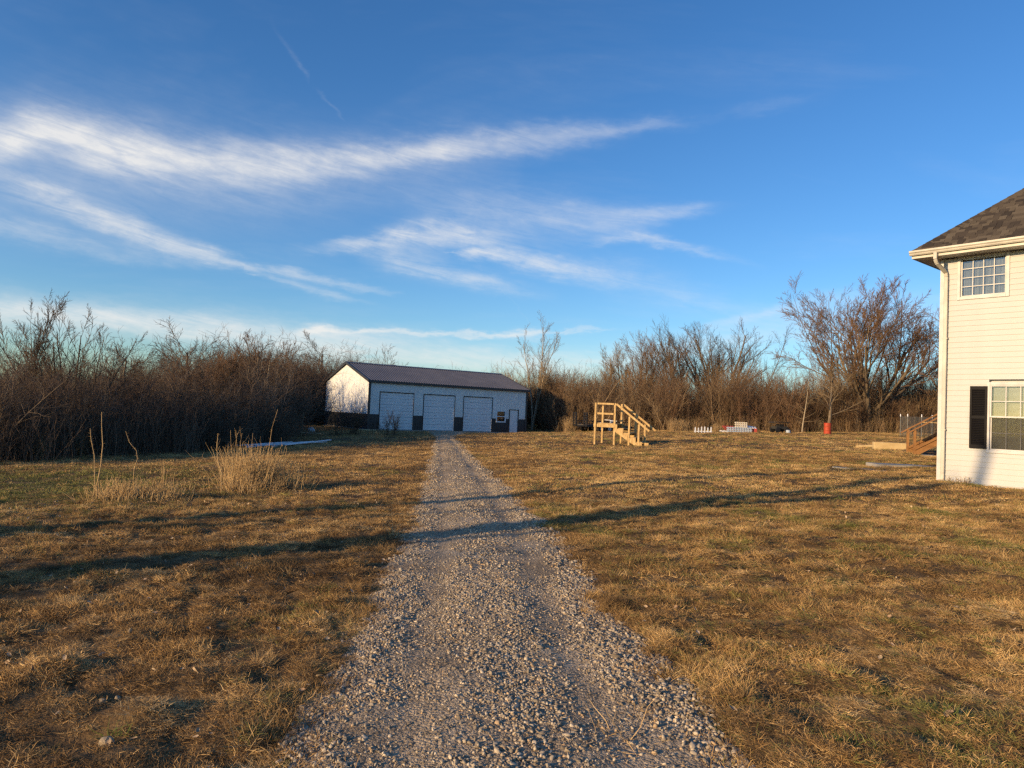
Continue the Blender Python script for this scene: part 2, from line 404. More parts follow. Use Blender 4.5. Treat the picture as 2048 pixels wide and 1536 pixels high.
class MB:
    def __init__(self): self.v = []; self.f = []

    def add(self, vs, fs):
        k = len(self.v); self.v += [tuple(map(float, a)) for a in vs]; self.f += [tuple(i + k for i in f) for f in fs]; return self

    def box(self, x0, x1, y0, y1, z0, z1):
        return self.add([(x0, y0, z0), (x1, y0, z0), (x1, y1, z0), (x0, y1, z0), (x0, y0, z1), (x1, y0, z1), (x1, y1, z1), (x0, y1, z1)],
                        [(0, 3, 2, 1), (4, 5, 6, 7), (0, 1, 5, 4), (1, 2, 6, 5), (2, 3, 7, 6), (3, 0, 4, 7)])

    def beam(self, p, q, w, h, up=(0, 0, 1)):
        """box from p to q, w wide sideways, h high, centred on the line"""
        p = Vector(p); q = Vector(q); d = (q - p).normalized(); u = Vector(up)
        s = d.cross(u)
        if s.length < 1e-4: s = d.cross(Vector((1, 0, 0)))
        s.normalize(); u = s.cross(d)
        c = []
        for e in (p, q):
            for a, b in ((-1, -1), (1, -1), (1, 1), (-1, 1)): c.append(e + s * (a * w / 2) + u * (b * h / 2))
        return self.add(c, [(0, 1, 2, 3), (7, 6, 5, 4), (0, 4, 5, 1), (1, 5, 6, 2), (2, 6, 7, 3), (3, 7, 4, 0)])

    def prism(self, poly, axis, a0, a1):
        """extrude a 2D polygon along axis ('x': poly is (y,z), 'y': poly is (x,z), 'z': poly is (x,y))"""
        def mk(p, a):
            return {'x': (a, p[0], p[1]), 'y': (p[0], a, p[1]), 'z': (p[0], p[1], a)}[axis]
        n = len(poly); vs = [mk(p, a0) for p in poly] + [mk(p, a1) for p in poly]
        fs = [tuple(range(n))[::-1], tuple(range(n, 2 * n))] + [(i, (i + 1) % n, n + (i + 1) % n, n + i) for i in range(n)]
        return self.add(vs, fs)

    def tube(self, pts, rad, S=8, caps=True):
        pts = [Vector(p) for p in pts]; k = len(self.v); n = len(pts)
        rad = [rad] * n if np.isscalar(rad) else rad
        vs = []
        for i, p in enumerate(pts):
            d = (pts[min(i + 1, n - 1)] - pts[max(i - 1, 0)]).normalized()
            ref = Vector((0, 0, 1)) if abs(d.z) < .9 else Vector((1, 0, 0))
            a = d.cross(ref).normalized(); b = d.cross(a)
            for j in range(S):
                t = 2 * math.pi * j / S; vs.append(p + a * (math.cos(t) * rad[i]) + b * (math.sin(t) * rad[i]))
        fs = [(i * S + j, i * S + (j + 1) % S, (i + 1) * S + (j + 1) % S, (i + 1) * S + j) for i in range(n - 1) for j in range(S)]
        if caps: fs += [tuple(range(S))[::-1], tuple(range((n - 1) * S, n * S))]
        return self.add(vs, fs)

    def lathe(self, prof, S=20, center=(0, 0, 0), axis='z'):
        vs = []
        for r_, h in prof:
            for j in range(S):
                t = 2 * math.pi * j / S; a, b = r_ * math.cos(t), r_ * math.sin(t)
                vs.append({'z': (center[0] + a, center[1] + b, center[2] + h), 'y': (center[0] + a, center[1] + h, center[2] + b), 'x': (center[0] + h, center[1] + a, center[2] + b)}[axis])
        n = len(prof)
        fs = [(i * S + j, i * S + (j + 1) % S, (i + 1) * S + (j + 1) % S, (i + 1) * S + j) for i in range(n - 1) for j in range(S)]
        fs += [tuple(range(S))[::-1], tuple(range((n - 1) * S, n * S))]
        return self.add(vs, fs)

    def mesh(self, name, mat):
        me = bpy.data.meshes.new(name); me.from_pydata(self.v, [], self.f); me.update(); me.materials.append(mat); return me

    def build(self, name, mat, parent=None, loc=None, rot=None, bevel=0.0):
        o = link(name, self.mesh(name, mat), parent, loc, rot)
        if bevel:
            b = o.modifiers.new('bevel', 'BEVEL'); b.width = bevel; b.segments = 1; b.limit_method = 'ANGLE'
        return o


# ------------------------------------------------------------------ scattered "stuff": instances on points
def scatter(name, pts, rots, scl, vidx, meshes, col, label, cat, parent_coll=None):
    me = bpy.data.meshes.new(name); n = len(pts)
    me.vertices.add(n); me.vertices.foreach_set('co', np.asarray(pts, np.float32).ravel())
    for an, tp, dat, key in (('rot', 'FLOAT_VECTOR', rots, 'vector'), ('scl', 'FLOAT_VECTOR', scl, 'vector'), ('col', 'FLOAT_VECTOR', col, 'vector')):
        a = me.attributes.new(an, tp, 'POINT'); a.data.foreach_set(key, np.asarray(dat, np.float32).ravel())
    a = me.attributes.new('vidx', 'INT', 'POINT'); a.data.foreach_set('value', np.asarray(vidx, np.int32))
    me.update()
    coll = bpy.data.collections.new(name + '_pieces')
    for i, vm in enumerate(meshes):
        coll.objects.link(bpy.data.objects.new('%s_piece_%02d' % (name, i), vm))
    o = link(name, me)
    ng = bpy.data.node_groups.new(name + '_nodes', 'GeometryNodeTree')
    ng.interface.new_socket('Geometry', in_out='INPUT', socket_type='NodeSocketGeometry')
    ng.interface.new_socket('Geometry', in_out='OUTPUT', socket_type='NodeSocketGeometry')
    gi = ng.nodes.new('NodeGroupInput'); go = ng.nodes.new('NodeGroupOutput')
    iop = ng.nodes.new('GeometryNodeInstanceOnPoints'); ci = ng.nodes.new('GeometryNodeCollectionInfo')
    ci.inputs['Collection'].default_value = coll; ci.inputs['Separate Children'].default_value = True; ci.inputs['Reset Children'].default_value = True

    def na(nm, dt):
        q = ng.nodes.new('GeometryNodeInputNamedAttribute'); q.data_type = dt; q.inputs['Name'].default_value = nm; return q.outputs['Attribute']
    e2r = ng.nodes.new('FunctionNodeEulerToRotation')
    ng.links.new(na('rot', 'FLOAT_VECTOR'), e2r.inputs[0])
    ng.links.new(gi.outputs[0], iop.inputs['Points']); ng.links.new(ci.outputs[0], iop.inputs['Instance'])
    iop.inputs['Pick Instance'].default_value = True
    ng.links.new(na('vidx', 'INT'), iop.inputs['Instance Index']); ng.links.new(e2r.outputs[0], iop.inputs['Rotation'])
    ng.links.new(na('scl', 'FLOAT_VECTOR'), iop.inputs['Scale'])
    ng.links.new(iop.outputs[0], go.inputs[0])
    md = o.modifiers.new('scatter', 'NODES'); md.node_group = ng
    return tag(o, label, cat, kind='stuff')


# ------------------------------------------------------------------ branching growth (all branches of a level at once)
def unit(a): return a / np.maximum(np.linalg.norm(a, axis=-1, keepdims=True), 1e-9)


def tubes(P, rad, S):
    """P (N,K,3) polylines, rad (N,K) -> verts, quads"""
    N, K, _ = P.shape
    d = unit(P[:, -1] - P[:, 0]); ref = np.where(np.abs(d[:, 2:3]) < .9, np.array([[0, 0, 1.]]), np.array([[1., 0, 0]]))
    a = unit(np.cross(d, ref)); b = np.cross(d, a)
    t = np.arange(S) * 2 * np.pi / S
    off = np.cos(t)[None, :, None] * a[:, None, :] + np.sin(t)[None, :, None] * b[:, None, :]
    V = P[:, :, None, :] + rad[:, :, None, None] * off[:, None, :, :]
    i = np.arange(N)[:, None, None] * K * S; k = np.arange(K - 1)[None, :, None] * S; j = np.arange(S)[None, None, :]; j2 = (j + 1) % S
    Q = np.stack([i + k + j, i + k + j2, i + k + S + j2, i + k + S + j], -1).reshape(-1, 4)
    return V.reshape(-1, 3), Q


def grow(r, P0, D0, L0, R0, levels):
    """returns a list of (verts, quads), one per level"""
    out = []
    P, D, L, Rd = P0, unit(D0), L0, R0
    for lv in levels:
        N = len(P); K = lv.get('K', 4); pts = [P]; d = D; dirs = [D]
        for k in range(K):
            d = unit(d + r.normal(0, lv.get('wig', .15), (N, 3)) + np.array([0, 0, lv.get('up', 0.0)]))
            pts.append(pts[-1] + d * (L / K)[:, None]); dirs.append(d)
        pts = np.stack(pts, 1); dirs = np.stack(dirs, 1)
        tt = np.linspace(0, 1, K + 1)[None, :]
        rad = Rd[:, None] * (1 - (1 - lv.get('tip', .35)) * tt)
        out.append(tubes(pts, rad, lv.get('S', 4)))
        nc = lv.get('n', 0)
        if not nc: break
        cnt = nc
        t = lv.get('t0', .3) + (1 - lv.get('t0', .3)) * (np.arange(cnt)[None, :] + r.uniform(0, 1, (N, cnt))) / cnt
        f = t * K; i0 = np.minimum(f.astype(int), K - 1); fr = (f - i0)[..., None]
        ar = np.arange(N)[:, None]
        cpz = pts[ar, i0] * (1 - fr) + pts[ar, i0 + 1] * fr
        cd = dirs[ar, np.minimum(i0 + 1, K)]
        ang = r.normal(lv.get('ang', .8), lv.get('angsd', .2), (N, cnt)); phi = r.uniform(0, 2 * np.pi, (N, cnt))
        ref = np.where(np.abs(cd[..., 2:3]) < .9, np.array([0, 0, 1.]), np.array([1., 0, 0]))
        a = unit(np.cross(cd, ref)); b = np.cross(cd, a)
        nd_ = cd * np.cos(ang)[..., None] + (a * np.cos(phi)[..., None] + b * np.sin(phi)[..., None]) * np.sin(ang)[..., None]
        Lc = (L[:, None] * lv.get('lr', .5) * (1 - lv.get('fall', .45) * t) * r.uniform(.6, 1.25, (N, cnt)))
        rl = Rd[:, None] * (1 - (1 - lv.get('tip', .35)) * t)
        Rc = np.maximum(rl * lv.get('rr', .5) * r.uniform(.75, 1.1, (N, cnt)), lv.get('rmin', .003))
        P, D, L, Rd = cpz.reshape(-1, 3), nd_.reshape(-1, 3), Lc.reshape(-1), Rc.reshape(-1)
        if lv.get('keep', 1) < 1:
            kk = r.uniform(0, 1, len(P)) < lv['keep']; P, D, L, Rd = P[kk], D[kk], L[kk], Rd[kk]
    return out


def join(parts):
    V, Q, k = [], [], 0
    for v, q in parts:
        V.append(v); Q.append(q + k); k += len(v)
    return np.concatenate(V), np.concatenate(Q)


def tree(base, label, seed, height, kind, bark='bark_grey', twig='twig_red', lean=(0, 0), spread=1.0, dense=1.0, group='bare trees', rz=None, wide=1.0, thick=1.0):
    r = np.random.default_rng(seed); H = height
    if kind == 'fan':          # several stems splitting low, vase or fan shaped
        n = int(5 * spread) + 2
        th = np.sort(r.uniform(-1, 1, n)) * .62 * spread; ph = r.normal(0, .6, n)
        D = np.stack([np.sin(th) * np.cos(ph), np.sin(th) * np.sin(ph), np.cos(th)], 1)
        P = r.normal(0, .06, (n, 3)) * [1, 1, 0] - [0, 0, .15]; L = H * r.uniform(.62, .85, n); Rd = H * .0105 * r.uniform(.7, 1.2, n)
        lv = [dict(K=8, S=6, wig=.06, up=.04, tip=.25, n=int(11 * dense), t0=.22, ang=.52, angsd=.16, lr=.52, fall=.5, rr=.55),
              dict(K=5, S=4, wig=.07, up=.06, tip=.3, n=int(10 * dense), t0=.15, ang=.55, lr=.46, rr=.55, rmin=.008),
              dict(K=3, S=3, wig=.08, up=.06, tip=.35, n=int(7 * dense), t0=.15, ang=.55, lr=.5, rr=.6, rmin=.0065),
              dict(K=2, S=3, wig=.09, up=.06, tip=.35)]; cut = 2
    elif kind == 'big':        # short trunk, heavy spreading limbs
        n = 9
        th = np.array([.10, .42, .80, .60, .95, .35, .72, .9, .52]) + r.normal(0, .05, n); ph = np.arange(n) * 2.39996 + r.normal(0, .2, n)
        D = np.stack([np.sin(th) * np.cos(ph), np.sin(th) * np.sin(ph), np.cos(th)], 1)
        P = np.stack([r.normal(0, .14, n), r.normal(0, .14, n), r.uniform(.7, 1.6, n)], 1)
        L = .52 * H * (1 + .12 * np.sin(th)) * r.uniform(.85, 1.1, n); Rd = H * .018 * r.uniform(.65, 1.2, n)
        lv = [dict(K=7, S=8, wig=.06, up=.03, tip=.42, n=7, t0=.30, ang=.48, angsd=.14, lr=1.0, fall=.30, rr=.62),
              dict(K=7, S=6, wig=.06, up=.035, tip=.22, n=int(9 * dense), t0=.22, ang=.55, angsd=.16, lr=.46, fall=.40, rr=.5),
              dict(K=5, S=4, wig=.07, up=.05, tip=.28, n=int(7 * dense), t0=.15, ang=.52, lr=.45, rr=.5, rmin=.011),
              dict(K=3, S=3, wig=.07, up=.05, tip=.35, n=int(6 * dense), t0=.12, ang=.5, lr=.6, rr=.6, rmin=.010),
              dict(K=2, S=3, wig=.08, up=.05, tip=.4)]; cut = 2
    elif kind == 'round':      # single trunk, round crown
        n = 1; P = np.array([[0, 0, -.2]]); D = np.array([[lean[0], lean[1], 1.0]]); L = np.array([H * .8]); Rd = np.array([H * .02])
        lv = [dict(K=8, S=7, wig=.05, up=.05, tip=.3, n=int(16 * dense), t0=.3, ang=.9, angsd=.22, lr=.55, fall=.4, rr=.5),
              dict(K=6, S=4, wig=.09, up=.06, tip=.28, n=int(10 * dense), t0=.2, ang=.62, lr=.5, rr=.5, rmin=.010),
              dict(K=4, S=3, wig=.10, up=.05, tip=.35, n=int(8 * dense), t0=.15, ang=.6, lr=.5, rr=.6, rmin=.008),
              dict(K=2, S=3, wig=.1, up=.05, tip=.4)]; cut = 2
    elif kind == 'slim':       # slender upright with steep side shoots
        n = 3 if spread > 1 else 1
        P = r.normal(0, .05, (n, 3)) * [1, 1, 0] - [0, 0, .15]; D = np.stack([r.normal(lean[0], .10 * spread, n), r.normal(lean[1], .10, n), np.ones(n)], 1)
        L = H * r.uniform(.85, 1.0, n); Rd = H * .010 * r.uniform(.75, 1.1, n)
        lv = [dict(K=9, S=6, wig=.045, up=.04, tip=.2, n=int(16 * dense), t0=.28, ang=.55, angsd=.15, lr=.34, fall=.5, rr=.5),
              dict(K=5, S=4, wig=.07, up=.07, tip=.3, n=int(9 * dense), t0=.2, ang=.5, lr=.5, rr=.55, rmin=.007),
              dict(K=3, S=3, wig=.09, up=.06, tip=.35, n=int(6 * dense), t0=.15, ang=.5, lr=.55, rr=.6, rmin=.007),
              dict(K=2, S=3, wig=.18, tip=.35)]; cut = 1
    elif kind == 'tier':       # young tree with level side branches
        n = 1; P = np.array([[0, 0, -.15]]); D = np.array([[lean[0], lean[1], 1.0]]); L = np.array([H]); Rd = np.array([H * .014])
        lv = [dict(K=8, S=6, wig=.03, up=.03, tip=.18, n=int(30 * dense), t0=.18, ang=1.25, angsd=.14, lr=.40, fall=.62, rr=.38),
              dict(K=5, S=4, wig=.10, up=.03, tip=.3, n=int(8 * dense), t0=.2, ang=.65, lr=.42, rr=.6, rmin=.007),
              dict(K=3, S=3, wig=.15, tip=.35, n=int(5 * dense), t0=.15, ang=.65, lr=.5, rr=.6, rmin=.006),
              dict(K=2, S=3, wig=.18, tip=.35)]; cut = 1
    if thick != 1: Rd = Rd * thick
    parts = grow(r, P, D, L, Rd, lv)
    t = thing('bare_tree', base, r.uniform(0, 6.28) if rz is None else rz, label, 'tree', group)
    tv = parts[:cut]
    if kind == 'big':
        tp = np.array([[[0, 0, -.3], [.02, 0, .4], [-.03, .02, 1.2], [0, 0, 1.9]]]); tv = [tubes(tp, np.array([[.038, .031, .029, .02]]) * H, 10)] + tv
    v, q = join(tv); v[:, :2] *= wide
    link('trunk', mesh_np('trunk', v, q, M[bark], True), t)
    v, q = join(parts[cut:]); v[:, :2] *= wide
    link('crown', mesh_np('crown', v, q, M[twig], True), t)
    return t


# ------------------------------------------------------------------ the drive: centre line and half width from where its edges lie
EDGE = [(1700, 520, 1640), (1536, 585, 1490), (1400, 650, 1380), (1300, 700, 1285), (1200, 745, 1200), (1120, 782, 1148), (1060, 812, 1108), (1000, 834, 1042), (950, 850, 992), (915, 860, 950), (893, 866, 925), (876, 872, 906)]
_c = []
for yy, xl, xr in EDGE:
    a, b = at(xl, yy), at(xr, yy); _c.append((float((a[1] + b[1]) / 2), float((a[0] + b[0]) / 2), float(np.hypot(*(a - b)[:2]) / 2)))
_c.sort()
_c = [(-12, -.3, 1.25), (0, .02, 1.2)] + _c
_last = _c[-1]
_c += [(58.5, -5.0, 1.7), (60.5, -4.2, 2.4)]
DY = np.array([c[0] for c in _c]); DX = np.array([c[1] for c in _c]); DW = np.array([c[2] for c in _c])


def drive(y): return np.interp(y, DY, DX), np.interp(y, DY, DW)


def drive_dist(x, y):
    """signed distance past the edge of the drive: negative inside"""
    c, w = drive(y); return np.abs(x - c) - w - 0.055 * wob(x, y, 1.3, 21) - .05 * wob(x, y, .45, 22) * np.clip(1.5 - np.abs(y) / 30, .3, 1)


def gzl(x, y):
    """lawn surface: the terrain plus tussocks and hoof-sized hollows, calm on the drive"""
    k = np.clip(drive_dist(x, y) / .2, 0, 1) * np.clip(1.3 - np.hypot(x, y) / 40, .15, 1)
    return gz(x, y) + k * (.016 * wob(x, y, .55, 71, 9) + .011 * wob(x, y, .26, 72, 9) + .012)


# ------------------------------------------------------------------ ground and drive sheets
def axis_pts(lo, hi, fine, cen, growth):
    out = [cen]; s = fine; a = cen
    while a < hi: a += s; s *= growth; out.append(a)
    s = fine; a = cen; neg = []
    while a > lo: a -= s; s *= growth; neg.append(a)
    return np.array(neg[::-1] + out)


gx = axis_pts(-900, 900, .085, 0, 1.021); gy = axis_pts(-500, 1500, .085, 4, 1.021)
X, Y = np.meshgrid(gx, gy); Z = gzl(X, Y)
inside = np.clip(-drive_dist(X, Y), 0, .5); Z = Z - .05 * np.clip(inside / .25, 0, 1) * (Y < 62)
nx, ny = len(gx), len(gy)
idx = np.arange(nx * ny).reshape(ny, nx)
Q = np.stack([idx[:-1, :-1], idx[:-1, 1:], idx[1:, 1:], idx[1:, :-1]], -1).reshape(-1, 4)
ground = link('ground', mesh_np('ground', np.stack([X, Y, Z], -1).reshape(-1, 3), Q, M['soil'], True))
tag(ground, 'brown lawn ground of thatch and soil reaching the trees', 'ground', kind='structure')
yy = np.concatenate([np.arange(-10, 12, .09), np.arange(12, 60.6, .25)]); ss = np.linspace(-1.12, 1.12, 41)
c, w = drive(yy)
X = c[:, None] + ss[None, :] * w[:, None]; Y = np.repeat(yy[:, None], len(ss), 1)
prof = .028 * (1 - np.abs(ss[None, :]) ** 2.5) - .018 * np.exp(-((np.abs(ss[None, :]) - .5) / .16) ** 2)
DZ = gz(X, Y) + prof + .0025 * wob(X, Y, .5, 31) + .0025 * wob(X, Y, .17, 32) + .004
DZ = np.where(drive_dist(X, Y) > 0, DZ - .06, DZ)
idx = np.arange(X.size).reshape(X.shape)
Q = np.stack([idx[:-1, :-1], idx[:-1, 1:], idx[1:, 1:], idx[1:, :-1]], -1).reshape(-1, 4)
o = link('gravel_drive', mesh_np('gravel_drive', np.stack([X, Y, DZ], -1).reshape(-1, 3), Q, M['fines'], True))
tag(o, 'gravel drive running from the viewer to the garage doors', 'driveway', kind='structure')


def drive_z(x, y):
    c, w = drive(y); s = np.clip((x - c) / w, -1.1, 1.1)
    return gz(x, y) + .028 * (1 - np.abs(s) ** 2.5) - .018 * np.exp(-((np.abs(s) - .5) / .16) ** 2) + .0025 * wob(x, y, .5, 31) + .0025 * wob(x, y, .17, 32) + .004


# ------------------------------------------------------------------ steel garage
BY = 0.6073; BL, BW, BH, BR, BWH = 15.43, 9.48, 3.9, 5.417, 1.219
BPOS = np.array([-11.243, 56.609, -1.927])


def ribbed(x0, x1, zlo, zhi, pitch=.2286, rib=.05, dep=.022, phase=0.0):
    """upright ribbed sheet in the plane y=0, outward -y; zlo/zhi are numbers or functions of x"""
    f0 = zlo if callable(zlo) else (lambda x: zlo); f1 = zhi if callable(zhi) else (lambda x: zhi)
    xs = [(x0, 0.0)]
    k = math.floor((x0 - phase) / pitch)
    while True:
        a = phase + k * pitch + pitch * .5 - rib / 2
        if a > x1: break
        for xx, d in ((a - .012, 0), (a, -dep), (a + rib, -dep), (a + rib + .012, 0), (a + rib + .07, 0), (a + rib + .078, -.006), (a + rib + .092, -.006), (a + rib + .10, 0)):
            if x0 < xx < x1: xs.append((xx, d))
        k += 1
    xs.append((x1, 0.0)); xs = sorted(xs)
    xs2 = [xs[0]]
    for q in xs[1:]:
        if q[0] - xs2[-1][0] > 1e-5: xs2.append(q)
    m_ = MB(); vs = []
    for xx, d in xs2: vs += [(xx, d, f0(xx)), (xx, d, f1(xx))]
    m_.add(vs, [(2 * i, 2 * i + 2, 2 * i + 3, 2 * i + 1) for i in range(len(xs2) - 1)])
    return m_


def merge(*ms):
    a = MB()
    for m_ in ms: a.add(m_.v, m_.f)
    return a


g = thing('garage_building', BPOS, BY, 'white steel garage with charcoal wainscot, three roll-up doors and dark metal roof', 'garage')
MB().box(-.05, BL + .05, -.06, BW + .05, -.6, .015).build('foundation_slab', M['concrete'], g)
DOORS = [(.95, 3.95), (4.87, 7.85), (8.72, 11.67)]; DH = 3.0
WIN = (12.17, 13.10, .93, 1.88); MAN = (13.56, 14.50, 2.03)
segs_up, segs_lo = [], []
xs = 0.0
opens = [(a, b, 0, DH) for a, b in DOORS] + [(WIN[0], WIN[1], WIN[2], WIN[3]), (MAN[0], MAN[1], 0, MAN[2])]
cur = 0.0
for a, b, z0, z1 in opens:
    segs_up.append((cur, a, BWH, BH)); segs_lo.append((cur, a, .015, BWH)); segs_up.append((a, b, z1, BH))
    if z0 > 0: segs_lo.append((a, b, .015, z0))
    cur = b
segs_up.append((cur, BL, BWH, BH)); segs_lo.append((cur, BL, .015, BWH))
merge(*[ribbed(a, b, c_, d) for a, b, c_, d in segs_up]).build('front_wall', M['white_steel'], g)
for a, b, c_, d in segs_lo:
    ribbed(a, b, c_, d).build('front_wainscot', M['charcoal_steel'], g)
gslope = (BR - BH) / (BW / 2)


def gtop(x): return BH + gslope * (BW / 2 - abs(x - BW / 2))


# gable ends (local sheet x runs along -y of the building for the near end)
wl = ribbed(0, BW, BWH, gtop); wl.build('gable_wall', M['white_steel'], g, (0, BW, 0), (0, 0, -math.pi / 2))
ribbed(0, BW, .015, BWH).build('gable_wainscot', M['charcoal_steel'], g, (0, BW, 0), (0, 0, -math.pi / 2))
ribbed(0, BW, BWH, gtop).build('gable_wall', M['white_steel'], g, (BL, 0, 0), (0, 0, math.pi / 2))
ribbed(0, BW, .015, BWH).build('gable_wainscot', M['charcoal_steel'], g, (BL, 0, 0), (0, 0, math.pi / 2))
ribbed(0, BL, BWH, BH).build('rear_wall', M['white_steel'], g, (BL, BW, 0), (0, 0, math.pi))
ribbed(0, BL, .015, BWH).build('rear_wainscot', M['charcoal_steel'], g, (BL, BW, 0), (0, 0, math.pi))
MB().box(.15, BL - .15, .15, BW - .15, .0, BH - .1).build('interior', M['dark_room'], g)
# roof slopes: ribbed sheets tipped to the pitch
OV = .18; run = BW / 2 + OV; sl_len = math.hypot(run, run * gslope); ang = math.atan(gslope)
for nm, loc, rz in (('roof_slope', (-OV, -OV, BH - OV * gslope + .05), 0), ('roof_slope', (BL + OV, BW + OV, BH - OV * gslope + .05), math.pi)):
    rs = ribbed(0, BL + 2 * OV, 0, sl_len, dep=.03)
    rs.build(nm, M['roof_steel'], g, loc, (-(math.pi / 2 - ang), 0, rz))
rc = MB()
for s in (-1, 1): rc.beam((-OV - .01, BW / 2 + s * .13, BR + .085 - .13 * gslope), (BL + OV + .01, BW / 2 + s * .13, BR + .085 - .13 * gslope), .30, .02, up=(0, s * math.sin(ang), math.cos(ang)))
rc.build('ridge_cap', M['roof_steel'], g)
for x0 in (-OV - .012, BL + OV - .02):
    for s in (0, 1):
        yb = -OV if s == 0 else BW + OV
        MB().beam((x0 + .016, yb, BH - OV * gslope + .0), (x0 + .016, BW / 2, BR + .0), .032, .20).build('rake_trim', M['charcoal_steel'], g)
for yb in (-OV - .02, BW + OV + .02):
    MB().box(-OV, BL + OV, yb - .018, yb + .018, BH - OV * gslope - .13, BH - OV * gslope + .05).build('eave_trim', M['charcoal_steel'], g)
for yb in (-OV, .02), (BW - .02, BW + OV):
    MB().box(-OV + .05, BL + OV - .05, yb[0], yb[1], BH - .10, BH - .075).build('soffit', M['charcoal_steel'], g)
for cx, sx in ((0, -1), (BL, 1)):
    for cy, sy in ((0, -1), (BW, 1)):
        t_ = MB(); t_.box(min(cx + sx * .035, cx - sx * .14), max(cx + sx * .035, cx - sx * .14), min(cy + sy * .036, cy + sy * .026), max(cy + sy * .036, cy + sy * .026), .015, BH - .08)
        t_.box(min(cx + sx * .036, cx + sx * .026), max(cx + sx * .036, cx + sx * .026), min(cy + sy * .0255, cy - sy * .05), max(cy + sy * .0255, cy - sy * .05), .015, BH - .08)
        t_.build('corner_trim', M['charcoal_steel'], g)
for a, b in DOORS:
    d = bpy.data.objects.new('garage_door', None)
    COL.objects.link(d); d.parent = g; d.location = (a, 0, 0)
    W_ = b - a; nP = 6; ph_ = (DH - .03) / nP
    pm = MB()
    # one section: two raised ribs and a joint groove, extruded across
    zz = [(0, .035), (.022, .0), (ph_ * .44, .0), (ph_ * .47, .022), (ph_ * .53, .022), (ph_ * .56, .0), (ph_ - .022, .0), (ph_ - .002, .035)]
    vs = []
    for z_, dy in zz: vs += [(.03, .045 + dy, z_), (W_ - .03, .045 + dy, z_)]
    pm.add(vs, [(2 * i, 2 * i + 1, 2 * i + 3, 2 * i + 2) for i in range(len(zz) - 1)])
    pme = pm.mesh('door_section', M['door_white'])
    for k in range(nP): link('door_section', pme, d, (0, 0, .025 + k * ph_))
    tr = MB(); tr.box(-.03, 0.03, -.035, .06, .015, DH + .05); tr.box(W_ - .03, W_ + .03, -.035, .06, .015, DH + .05); tr.box(.0305, W_ - .0305, -.035, .06, DH - .01, DH + .05)
    tr.build('door_trim', M['charcoal_steel'], d)
    MB().box(W_ - .052, W_ - .0305, -.02, .05, .02, DH - .012).build('door_jamb', M['door_white'], d)
    MB().box(.0305, .045, -.02, .05, .02, DH - .012).build('door_jamb', M['door_white'], d)
    MB().box(.05, W_ - .055, .03, .046, .016, .032).build('bottom_seal', M['rubber'], d)
wd = bpy.data.objects.new('window', None); COL.objects.link(wd); wd.parent = g; wd.location = (WIN[0], 0, WIN[2])
ww, wh = WIN[1] - WIN[0], WIN[3] - WIN[2]
fr = MB(); fr.box(-.05, .05, -.045, .1, -.05, wh + .05); fr.box(ww - .05, ww + .05, -.045, .1, -.05, wh + .05); fr.box(.0502, ww - .0502, -.045, .1, -.05, .05); fr.box(.0502, ww - .0502, -.045, .1, wh - .04, wh + .05); fr.box(.0502, ww - .0502, -.035, .1, wh * .47, wh * .54)
fr.build('window_frame', M['door_white'], wd)
for z0, z1 in ((.05, wh * .47), (wh * .54, wh - .04)): MB().box(.05, ww - .05, .03, .034, z0, z1).build('pane', M['glass'], wd)
mu = MB()
for k in (1, 2): mu.box(.05 + (ww - .1) * k / 3 - .01, .05 + (ww - .1) * k / 3 + .01, .012, .026, wh * .54, wh - .04)
mu.box(.05, ww - .05, .013, .025, wh * .75 - .01, wh * .75 + .01); mu.build('muntin', M['clear_wood'], wd)
MB().box(.03, ww - .03, .105, .12, .0, wh).build('interior_shade', M['dark_room'], wd)
md_ = bpy.data.objects.new('entry_door', None); COL.objects.link(md_); md_.parent = g; md_.location = (MAN[0], 0, 0)
mw = MAN[1] - MAN[0]
MB().box(.03, mw - .03, .0, .05, .03, MAN[2] - .02).build('door_leaf', M['door_white'], md_)
t_ = MB(); t_.box(-.06, .029, -.035, .07, .015, MAN[2] + .05); t_.box(mw - .029, mw + .06, -.035, .07, .015, MAN[2] + .05); t_.box(.0295, mw - .0295, -.035, .07, MAN[2] - .015, MAN[2] + .05)
t_.build('door_trim', M['charcoal_steel'], md_)
h_ = MB(); h_.tube([(mw - .11, -.002, .98), (mw - .11, -.05, .98)], .012, 6); h_.lathe([(.0, 0), (.03, .0), (.034, .02), (.02, .035)], 10, (mw - .11, -.08, .98), 'y'); h_.build('handle', M['oak_door'], md_)
MB().lathe([(.0, 0), (.028, .0), (.024, .018)], 10, (mw - .11, -.018, 1.13), 'y').build('deadbolt', M['oak_door'], md_)

# ------------------------------------------------------------------ white house
HP = np.array([10.354, 17.361, -1.212]); HY = -0.8829
HWX, HWY, HH = 10.0, 8.0, 5.36
h = thing('white_house', HP, HY, 'two-storey house with white lap siding and brown shingle roof', 'house')
wall = MB().box(.0, HWX, .12, HWY, -.5, HH).build('wall', M['vinyl'], h)
UW = (.415, 1.35, 4.394, 5.31); LW = (1.075, 1.98, .80, 2.29); SHUT = (.673, 1.028, .818, 2.265)
EXP = .1275
nb = int((HH + .1) / EXP) + 1
cache = {}


def board(len_):
    k = round(len_, 4)
    if k not in cache:
        m_ = MB(); m_.add([(0, .118, 0), (k, .118, 0), (k, -.013, 0), (0, -.013, 0), (0, .118, EXP - .002), (k, .118, EXP - .002), (k, -.001, EXP - .002), (0, -.001, EXP - .002)],
                          [(0, 1, 2, 3), (7, 6, 5, 4), (3, 2, 6, 7), (0, 3, 7, 4), (1, 5, 6, 2)])
        cache[k] = m_.mesh('siding_board', M['vinyl'])
    return cache[k]


